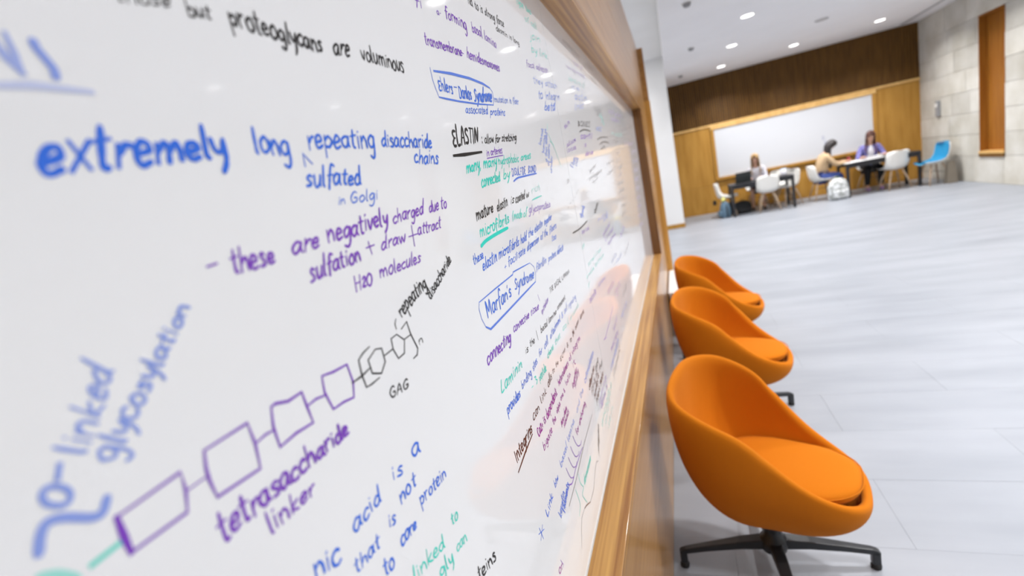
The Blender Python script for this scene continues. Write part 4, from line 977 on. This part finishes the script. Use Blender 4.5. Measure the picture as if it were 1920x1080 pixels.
def make_mould(pad=False):
    e = empty('moulded_chair', (0, 0, 0))
    s = obj('shell', mould_mesh(), M['white_plastic'], e, smooth=True)
    md = s.modifiers.new('solid', 'SOLIDIFY'); md.thickness = .009; md.offset = 0
    if pad:
        p = obj('seat_pad', mould_mesh(.012, .86), M['blue_pad'], e, smooth=True); md = p.modifiers.new('solid', 'SOLIDIFY'); md.thickness = .014; md.offset = 1
        p['label'] = 'bright blue upholstered seat pad'
    for sx in (-1, 1):
        for sy in (-1, 1):
            l_ = obj('leg', tubebm([(sx*.10, sy*.10, .425), (sx*.15, sy*.16, .25), (sx*.205, sy*.22, 0)], [.016, .016, .010], n=8), M['dowel'], e, smooth=True)
    obj('brace', tubebm([(-.135, -.14, .30), (.135, .14, .24)], .004, n=6), M['black'], e)
    obj('brace', tubebm([(.135, -.14, .30), (-.135, .14, .24)], .004, n=6), M['black'], e)
    return e
wc = make_mould(); tag(wc, None, 'chair', 'white moulded chairs at the study tables')
for i, (x, y, rz, lb) in enumerate([
    (2.14, 12.42, 88, 'white moulded plastic chair seen from behind at the left study table'),
    (1.30, 12.74, -8, 'white moulded chair at the left end of the left table, over the bags'),
    (2.62, 12.80, 200, 'white moulded chair tucked at the right end of the left table'),
    (2.62, 13.34, -95, 'white moulded chair behind the left table, only its rounded back showing'),
    (2.05, 13.30, -90, 'white moulded chair under the blond student in a pale top'),
    (3.30, 12.80, 5, 'white moulded chair under the student in the tan jacket'),
    (4.62, 12.62, 100, 'white moulded chair in front of the right study table, back to us'),
    (4.45, 13.42, -90, 'white moulded chair under the student in the violet plaid shirt')]):
    e = wc if i == 0 else copy_tree(wc)
    e.location = (x, y, 0); e.rotation_euler = (0, 0, math.radians(rz)); e['label'] = lb
bc = make_mould(True); bc.name = 'padded_chair'
bc.location = (5.20, 12.34, 0); bc.rotation_euler = (0, 0, math.radians(188)); tag(bc, 'white moulded chair with a bright blue seat pad beside the stone wall', 'chair')

# ------------------------------------------------------------------ people (continuous skinned bodies)
def skinned(name, pts, edges, rad, mat, parent, root=0, sub=2):
    me = bpy.data.meshes.new(name); me.from_pydata([tuple(p) for p in pts], edges, []); me.update()
    o = bpy.data.objects.new(name, me); C.objects.link(o)
    o.modifiers.new('skin', 'SKIN')
    if not me.skin_vertices: me.attributes  # created with the modifier below
    bpy.context.view_layer.objects.active = o
    if not len(me.skin_vertices):
        with bpy.context.temp_override(object=o, active_object=o): bpy.ops.mesh.customdata_skin_add()
    for i, r in enumerate(rad):
        me.skin_vertices[0].data[i].radius = (r, r) if not isinstance(r, tuple) else r
        me.skin_vertices[0].data[i].use_root = (i == root)
    m = o.modifiers.new('sub', 'SUBSURF'); m.levels = sub; m.render_levels = sub
    dg = bpy.context.evaluated_depsgraph_get(); nm = bpy.data.meshes.new_from_object(o.evaluated_get(dg)); nm.name = name
    bpy.data.objects.remove(o)
    for p in nm.polygons: p.use_smooth = True
    nm.materials.clear(); nm.materials.append(mat)
    ob = bpy.data.objects.new(name, nm); C.objects.link(ob); ob.parent = parent
    return ob
def person(loc, rz, label, skin, hair_m, top_m, leg_m, shoe_m, lean=.12, headp=.15, hands=((.46,.16,.76),(.46,-.16,.76)), long_hair=.34, shin_skin=False, sleeve=.9, feet=((.40,.12),(.36,-.12)), inner=None, yaw=0.0, headbow=.0, bow=.15):
    e = empty('person', loc, rz, label, 'person')
    V = Vector
    pel = V((0, 0, .52)); sp = V((.02+lean*.35, 0, .70)); ch = V((lean*.9, 0, .90)); nk = V((lean*1.25, 0, 1.03)); nk2 = V((lean*1.4+headbow*.3, 0, 1.10)); hd = V((lean*1.6+headbow, 0, 1.20-headbow*.35)); ht = hd + V((.07*math.sin(bow), 0, .07*math.cos(bow)))
    pts = [pel, sp, ch, nk, nk2, hd, ht]; ed = [(0,1),(1,2),(2,3),(3,4),(4,5),(5,6)]; rd = [(.09,.11),(.08,.10),(.08,.12),(.05,.06),(.044,.044),(.084,.074),(.062,.055)]
    arms = []; legs = []
    for s, h in ((1, hands[0]), (-1, hands[1])):
        b = len(pts); sh = ch + V((0, s*.165, .06)); h = V(h); el = (sh+h)/2 + V((-.06, s*.07, -.13)); wr = h + (el-h)*.16
        pts += [sh, el, wr, h]; ed += [(2,b),(b,b+1),(b+1,b+2),(b+2,b+3)]; rd += [.052, .038, .026, .03]; arms.append((sh, el, wr, h))
        # fingers rooted in the palm
        d = (h-el).normalized(); side = V((0, 0, 1)).cross(d).normalized()
        for q in range(4):
            b2 = len(pts); r0 = h + side*(.022*(q-1.5))*s; pts += [r0+d*.03, r0+d*.062-V((0,0,.01)), r0+d*(.085-.006*abs(q-1.2))-V((0,0,.026))]; ed += [(b+3,b2),(b2,b2+1),(b2+1,b2+2)]; rd += [.0095,.009,.0075]
        b2 = len(pts); pts += [h+side*.035*-s+d*.005, h+side*.048*-s+d*.035-V((0,0,.008))]; ed += [(b+2,b2),(b2,b2+1)]; rd += [.011,.009]
    for s, f in ((1, feet[0]), (-1, feet[1])):
        b = len(pts); hp = pel + V((.03, s*.09, -.01)); kn = V((f[0]+.04, s*.11+ (f[1]-s*.11)*.4, .50)); an = V((f[0]-.02, f[1], .085)); to = V((f[0]+.12, f[1], .03))
        pts += [hp, kn, (kn*.5+an*.5)+V((-.01,0,0)), an, to]; ed += [(0,b),(b,b+1),(b+1,b+2),(b+2,b+3),(b+3,b+4)]; rd += [.06, .045, .045, .033, .026]; legs.append((hp, kn, an, to))
    body = skinned('body', pts, ed, rd, skin, e, 0, 2)
    # clothes as thicker chains over the same skeleton
    tp = [pel+V((0,0,-.02)), sp, ch, nk+V((0,0,-.015))]; te = [(0,1),(1,2),(2,3)]; tr = [(.14,.155),(.130,.15),(.128,.178),(.085,.10)]
    for sh, el, wr, h in arms:
        b = len(tp); end = el + (wr-el)*sleeve if sleeve > 0 else sh+(el-sh)*.7
        tp += [sh, el, end] if sleeve > 0 else [sh, end]
        te += [(2,b),(b,b+1)] + ([(b+1,b+2)] if sleeve > 0 else []); tr += [.066, .052, .040] if sleeve > 0 else [.066, .056]
    skinned('top', tp, te, tr, top_m, e, 0, 1)
    if inner:
        skinned('undershirt', [pel+V((.06,0,.12)), sp+V((.055,0,.02)), ch+V((.055,0,0)), nk+V((.03,0,0))], [(0,1),(1,2),(2,3)], [(.10,.10),(.095,.095),(.09,.095),(.06,.06)], inner, e, 0, 1)
    lp = [pel]; le = []; lr = [(.125,.14)]
    for hp, kn, an, to in legs:
        b = len(lp); end = an+V((0,0,.03)) if not shin_skin else hp+(kn-hp)*.8
        if shin_skin: lp += [hp, end]; le += [(0,b),(b,b+1)]; lr += [.10,.082]
        else: lp += [hp, kn, (kn+an)/2, end]; le += [(0,b),(b,b+1),(b+1,b+2),(b+2,b+3)]; lr += [.10,.078,.066,.052]
    skinned('trousers' if not shin_skin else 'shorts', lp, le, lr, leg_m, e, 0, 1)
    for hp, kn, an, to in legs:
        skinned('shoe', [an+V((-.045,0,-.042)), an+V((.04,0,-.04)), to+V((.03,0,.006))], [(0,1),(1,2)], [(.042,.04),(.045,.042),(.035,.036)], shoe_m, e, 0, 1)
    # face and hair turn with the head
    RM = Matrix.Rotation(bow, 3, 'Y')
    def hv(x, y, z): return hd + RM @ V((x, y, z))
    bm = bmesh.new(); tube(bm, [hv(.070,0,.024), hv(.082,0,.004), hv(.088,0,-.008), hv(.072,0,-.014)], [.004,.006,.009,.004], 8); obj('nose', bm, skin, e, smooth=True)
    for s in (1, -1):
        bm = bmesh.new(); bmesh.ops.create_uvsphere(bm, u_segments=10, v_segments=8, radius=.0085); bmesh.ops.translate(bm, verts=bm.verts, vec=hv(.069, s*.028, .024)); obj('eye', bm, M['eye'], e, smooth=True)
        bm = bmesh.new(); bmesh.ops.create_uvsphere(bm, u_segments=8, v_segments=6, radius=.022); bmesh.ops.scale(bm, verts=bm.verts, vec=(.6,.35,1.2)); bmesh.ops.translate(bm, verts=bm.verts, vec=hv(-.005, s*.074, .005)); obj('ear', bm, skin, e, smooth=True)
    bm = bmesh.new(); tube(bm, [hv(.066,.020,-.036), hv(.076,0,-.034), hv(.066,-.020,-.036)], [.003,.006,.003], 6); obj('mouth', bm, M['lip'], e, smooth=True)
    prof = [(.004,.132),(.045,.126),(.074,.098),(.088,.05),(.091,.0),(.089,-.06),(.094,-.13)]
    n0 = len(prof); NA = 25; bm = bmesh.new(); rings = []
    for i_, (r_, z_) in enumerate(prof + [(.10, -.13-long_hair*.35), (.105, -.13-long_hair*.7), (.07, -.13-long_hair)]):
        am = math.radians(178 if z_ > .085 else (150 if z_ > .04 else 112)); ring = []
        for k in range(NA):
            aa = -am + 2*am*k/(NA-1)
            p = V((-math.cos(aa)*r_*1.04, math.sin(aa)*r_*.93, z_))
            if i_ < n0-1: q = hd + RM @ p
            else:  # below the nape the hair hangs straight down
                base_ = hd + RM @ V((p.x, p.y, -.06)); q = base_ + V((-.012, 0, (z_+.06)))
            q += V((0, 0, .003*math.sin(aa*9)))
            ring.append(bm.verts.new(q))
        rings.append(ring)
    for r0, r1 in zip(rings, rings[1:]):
        for k in range(NA-1): bm.faces.new((r0[k], r0[k+1], r1[k+1], r1[k]))
    bmesh.ops.recalc_face_normals(bm, faces=bm.faces)
    hr_ = obj('hair', bm, hair_m, e, smooth=True); md = hr_.modifiers.new('solid', 'SOLIDIFY'); md.thickness = .014; md.offset = 1; hr_.modifiers.new('sub', 'SUBSURF').render_levels = 1
    return e
person((2.07, 13.24, 0), math.radians(-100), 'person with long blond hair in a pale top, sitting behind the laptop', M['skin'], M['blond'], M['pale_shirt'], M['navy'], M['shoe'],
       lean=.16, hands=((.40,.10,.77),(.40,-.14,.77)), shin_skin=True, long_hair=.25)
person((3.28, 12.82, 0), math.radians(8), 'person with long dark hair in a tan jacket, bent over the right table', M['skin2'], M['darkhair'], M['tan_jacket'], M['jeans'], M['shoe'],
       lean=.13, hands=((.58,.14,.78),(.56,-.12,.78)), long_hair=.40, headbow=.06, bow=.85)
person((4.42, 13.38, 0), math.radians(-96), 'person in a violet plaid shirt over white, facing us behind the papers', M['skin'], M['auburn'], M['plaid'], M['black_cloth'], M['violet_shoe'],
       lean=.14, hands=((.44,.20,.78),(.44,-.20,.78)), long_hair=.22, inner=M['white_tee'], headbow=.04, bow=.3)

# ------------------------------------------------------------------ things on and under the tables
lp = empty('laptop', (1.68, 12.58, .735), math.radians(6), 'black laptop with its lid open, back to us, on the left table', 'laptop')
obj('keyboard_base', box(-.17, .17, -.02, .21, 0, .016), M['screen'], lp, bevel=.003)
bm = box(-.17, .17, -.006, .006, 0, .24); bmesh.ops.rotate(bm, verts=bm.verts, cent=(0,0,0), matrix=Matrix.Rotation(math.radians(14), 3, 'X')); bmesh.ops.translate(bm, verts=bm.verts, vec=(0, -.015, .014))
obj('lid', bm, M['screen'], lp, bevel=.003)
bm = bmesh.new(); bx(bm, -.15, .15, .03, .13, .0162, .0175); obj('keys', bm, M['black'], lp)
def sheet(x, y, z, rz, w_, h_, lb, grp='papers on the right table'):
    bm = bmesh.new(); n = 6
    for i in range(n+1):
        for j in (0, 1): bm.verts.new((-w_/2+w_*i/n, -h_/2+h_*j, .001+.004*math.sin(i/n*math.pi)))
    bm.verts.ensure_lookup_table()
    for i in range(n): bm.faces.new((bm.verts[2*i], bm.verts[2*i+2], bm.verts[2*i+3], bm.verts[2*i+1]))
    o = obj('paper_sheet', bm, M['paper'], None); o.location = (x, y, z); o.rotation_euler = (0, 0, rz); md = o.modifiers.new('s', 'SOLIDIFY'); md.thickness = .0015
    return tag(o, lb, 'paper', grp)
for i, (x, y, r, a, b, lb) in enumerate([(3.92, 12.62, .1, .42, .30, 'large white sheet by the near left corner of the right table'), (4.30, 12.60, -.1, .30, .22, 'white sheet in the middle of the right table front edge'),
        (4.05, 12.90, .3, .30, .22, 'white sheet under the hands of the person in tan'), (4.36, 12.92, .0, .32, .24, 'white sheet in front of the person in plaid'), (4.68, 12.78, -.2, .30, .22, 'white sheet behind the empty white chair, right table')]):
    sheet(x, y, .737 + .0005*i, r, a, b, lb)
nb = empty('open_book', (4.40, 12.98, .745), math.radians(175), 'open white book standing tilted before the person in plaid', 'book')
for s in (1, -1):
    bm = bmesh.new(); bx(bm, 0, s*.15, -.1, .1, 0, .012) if s > 0 else bx(bm, -.15, 0, -.1, .1, 0, .012)
    bmesh.ops.rotate(bm, verts=bm.verts, cent=(0,0,0), matrix=Matrix.Rotation(-s*.12, 3, 'Y')); o = obj('page_block', bm, M['paper'], nb)
cr = empty('snack_bag', (2.52, 12.55, .735), .3, 'crumpled pale blue and white bag at the right end of the left table', 'bag')
bm = bmesh.new(); rings = []
for i, (r, h, d) in enumerate([(.05,0,.03),(.065,.02,.045),(.07,.07,.04),(.066,.12,.025),(.07,.15,.006)]):
    rings.append([bm.verts.new((r*math.cos(t), d*math.sin(t)*(1+.15*math.sin(5*t+i)), h)) for t in [2*math.pi*k/16 for k in range(16)]])
for r0, r1 in zip(rings, rings[1:]):
    for k in range(16): bm.faces.new((r0[k], r0[(k+1)%16], r1[(k+1)%16], r1[k]))
bm.faces.new(rings[0][::-1]); bm.faces.new(rings[-1]); obj('bag_body', bm, M['white_tee'], cr, smooth=True)
bm = bmesh.new(); bx(bm, -.072, .072, -.008, .008, .145, .165); obj('top_seal', bm, M['blue_pad'], cr)
def backpack(name, loc, rz, label, mb, mt, h=.44, w_=.32):
    e = empty(name, loc, rz, label, 'backpack')
    bm = bmesh.new(); rings = []
    for z, sx, sy in ((0,.86,.8),(.03,.98,.98),(h*.35,1.02,1.05),(h*.7,.95,.9),(h*.9,.75,.65),(h,.4,.3)):
        rings.append([bm.verts.new((w_/2*sx*math.copysign(abs(math.cos(t))**.6, math.cos(t)), .11*sy*math.copysign(abs(math.sin(t))**.6, math.sin(t)), z)) for t in [2*math.pi*(k+.5)/20 for k in range(20)]])
    for r0, r1 in zip(rings, rings[1:]):
        for k in range(20): bm.faces.new((r0[k], r0[(k+1)%20], r1[(k+1)%20], r1[k]))
    bm.faces.new(rings[0][::-1]); bm.faces.new(rings[-1]); obj('bag_body', bm, mb, e, smooth=True)
    obj('front_pocket', box(-w_*.36, w_*.36, -.16, -.09, .04, h*.45), mb, e, bevel=.02)
    obj('grab_handle', tubebm([(-.04,0,h-.01),(-.03,0,h+.03),(.03,0,h+.03),(.04,0,h-.01)], .006, n=6), mt, e)
    for s in (-1, 1): obj('shoulder_strap', tubebm([(s*.06,.08,h*.9),(s*.09,.15,h*.7),(s*.10,.15,h*.35),(s*.09,.11,.06)], .014, n=6), mt, e, smooth=True)
    obj('side_trim', tubebm([(w_*.5,0,.02),(w_*.52,0,h*.4),(w_*.42,0,h*.8)], .014, n=6), mt, e, smooth=True)
    return e
backpack('backpack', (3.52, 12.42, 0), math.radians(10), 'pale grey patterned backpack standing beside the right table leg', M['camo'], M['green'], .46, .40)
backpack('backpack', (1.22, 12.46, 0), math.radians(-80), 'dark slate blue backpack on the floor left of the left table', M['slate'], M['black_cloth'], .38, .26)
yb = empty('ball', (1.20, 12.46, .43), label='pale yellow ball resting on the slate blue backpack', cat='ball')
bm = bmesh.new(); bmesh.ops.create_uvsphere(bm, u_segments=20, v_segments=12, radius=.05); obj('ball_shell', bm, M['yellow'], yb, smooth=True)
bm = tubebm([(.0505*math.cos(t), .0505*math.sin(t), 0) for t in [2*math.pi*k/24 for k in range(25)]], .0012, n=5, caps=False); obj('seam', bm, M['white_tee'], yb)
db = backpack('duffel_bag', (1.62, 12.72, 0), math.radians(20), 'black bag slumped on the floor under the left table', M['black_cloth'], M['black_cloth'], .30, .42); db['category'] = 'bag'
rb = empty('drink_can', (3.86, 12.80, .736), label='small dark red can at the left end of the right table', cat='can')
bm = bmesh.new(); lathe(bm, [(0,0),(.026,0),(.031,.008),(.031,.105),(.026,.118),(0,.116)], 16); obj('can_body', bm, M['red'], rb, smooth=True)
bm = bmesh.new(); lathe(bm, [(.024,.117),(.027,.119),(.027,.122),(.024,.122)], 16); obj('can_rim', bm, M['steel'], rb)
ou = empty('wall_outlet', (1.09, YE-.02, .26), label='small black power outlet low on the oak wall', cat='outlet')
obj('cover_plate', box(-.04, .04, -.008, 0, -.06, .06), M['black'], ou, bevel=.002)
for s in (-1, 1): obj('socket', box(-.017, .017, -.011, -.008, s*.028-.014, s*.028+.014), M['rubber'], ou)
al = empty('wall_alarm', (XR-.012, 12.95, 1.50), label='grey alarm box mounted on the stone wall left of the niche', cat='alarm')
obj('housing', box(-.045, 0, -.06, .06, -.16, .16), M['grey'], al, bevel=.008)
obj('strobe_lens', box(-.06, -.045, -.04, .04, .03, .11), M['white_plastic'], al, bevel=.004)
tbox = empty('tapered_box', (5.40, 12.15, 0), label='slim taupe tapered box against the stone wall beside the blue padded chair', cat='bin')  # tapered taupe box standing for an unclear narrow upright shape
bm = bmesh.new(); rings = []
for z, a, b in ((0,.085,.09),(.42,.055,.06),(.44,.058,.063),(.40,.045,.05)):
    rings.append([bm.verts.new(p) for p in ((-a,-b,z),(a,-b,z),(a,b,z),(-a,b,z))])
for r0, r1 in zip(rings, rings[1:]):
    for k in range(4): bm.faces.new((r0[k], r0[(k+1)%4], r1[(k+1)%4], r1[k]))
bm.faces.new(rings[0][::-1]); obj('box_body', bm, M['taupe'], tbox, bevel=.005)
bm = box(-.05, .05, -.055, .055, .40, .43); obj('box_lid', bm, M['taupe'], tbox, bevel=.004)
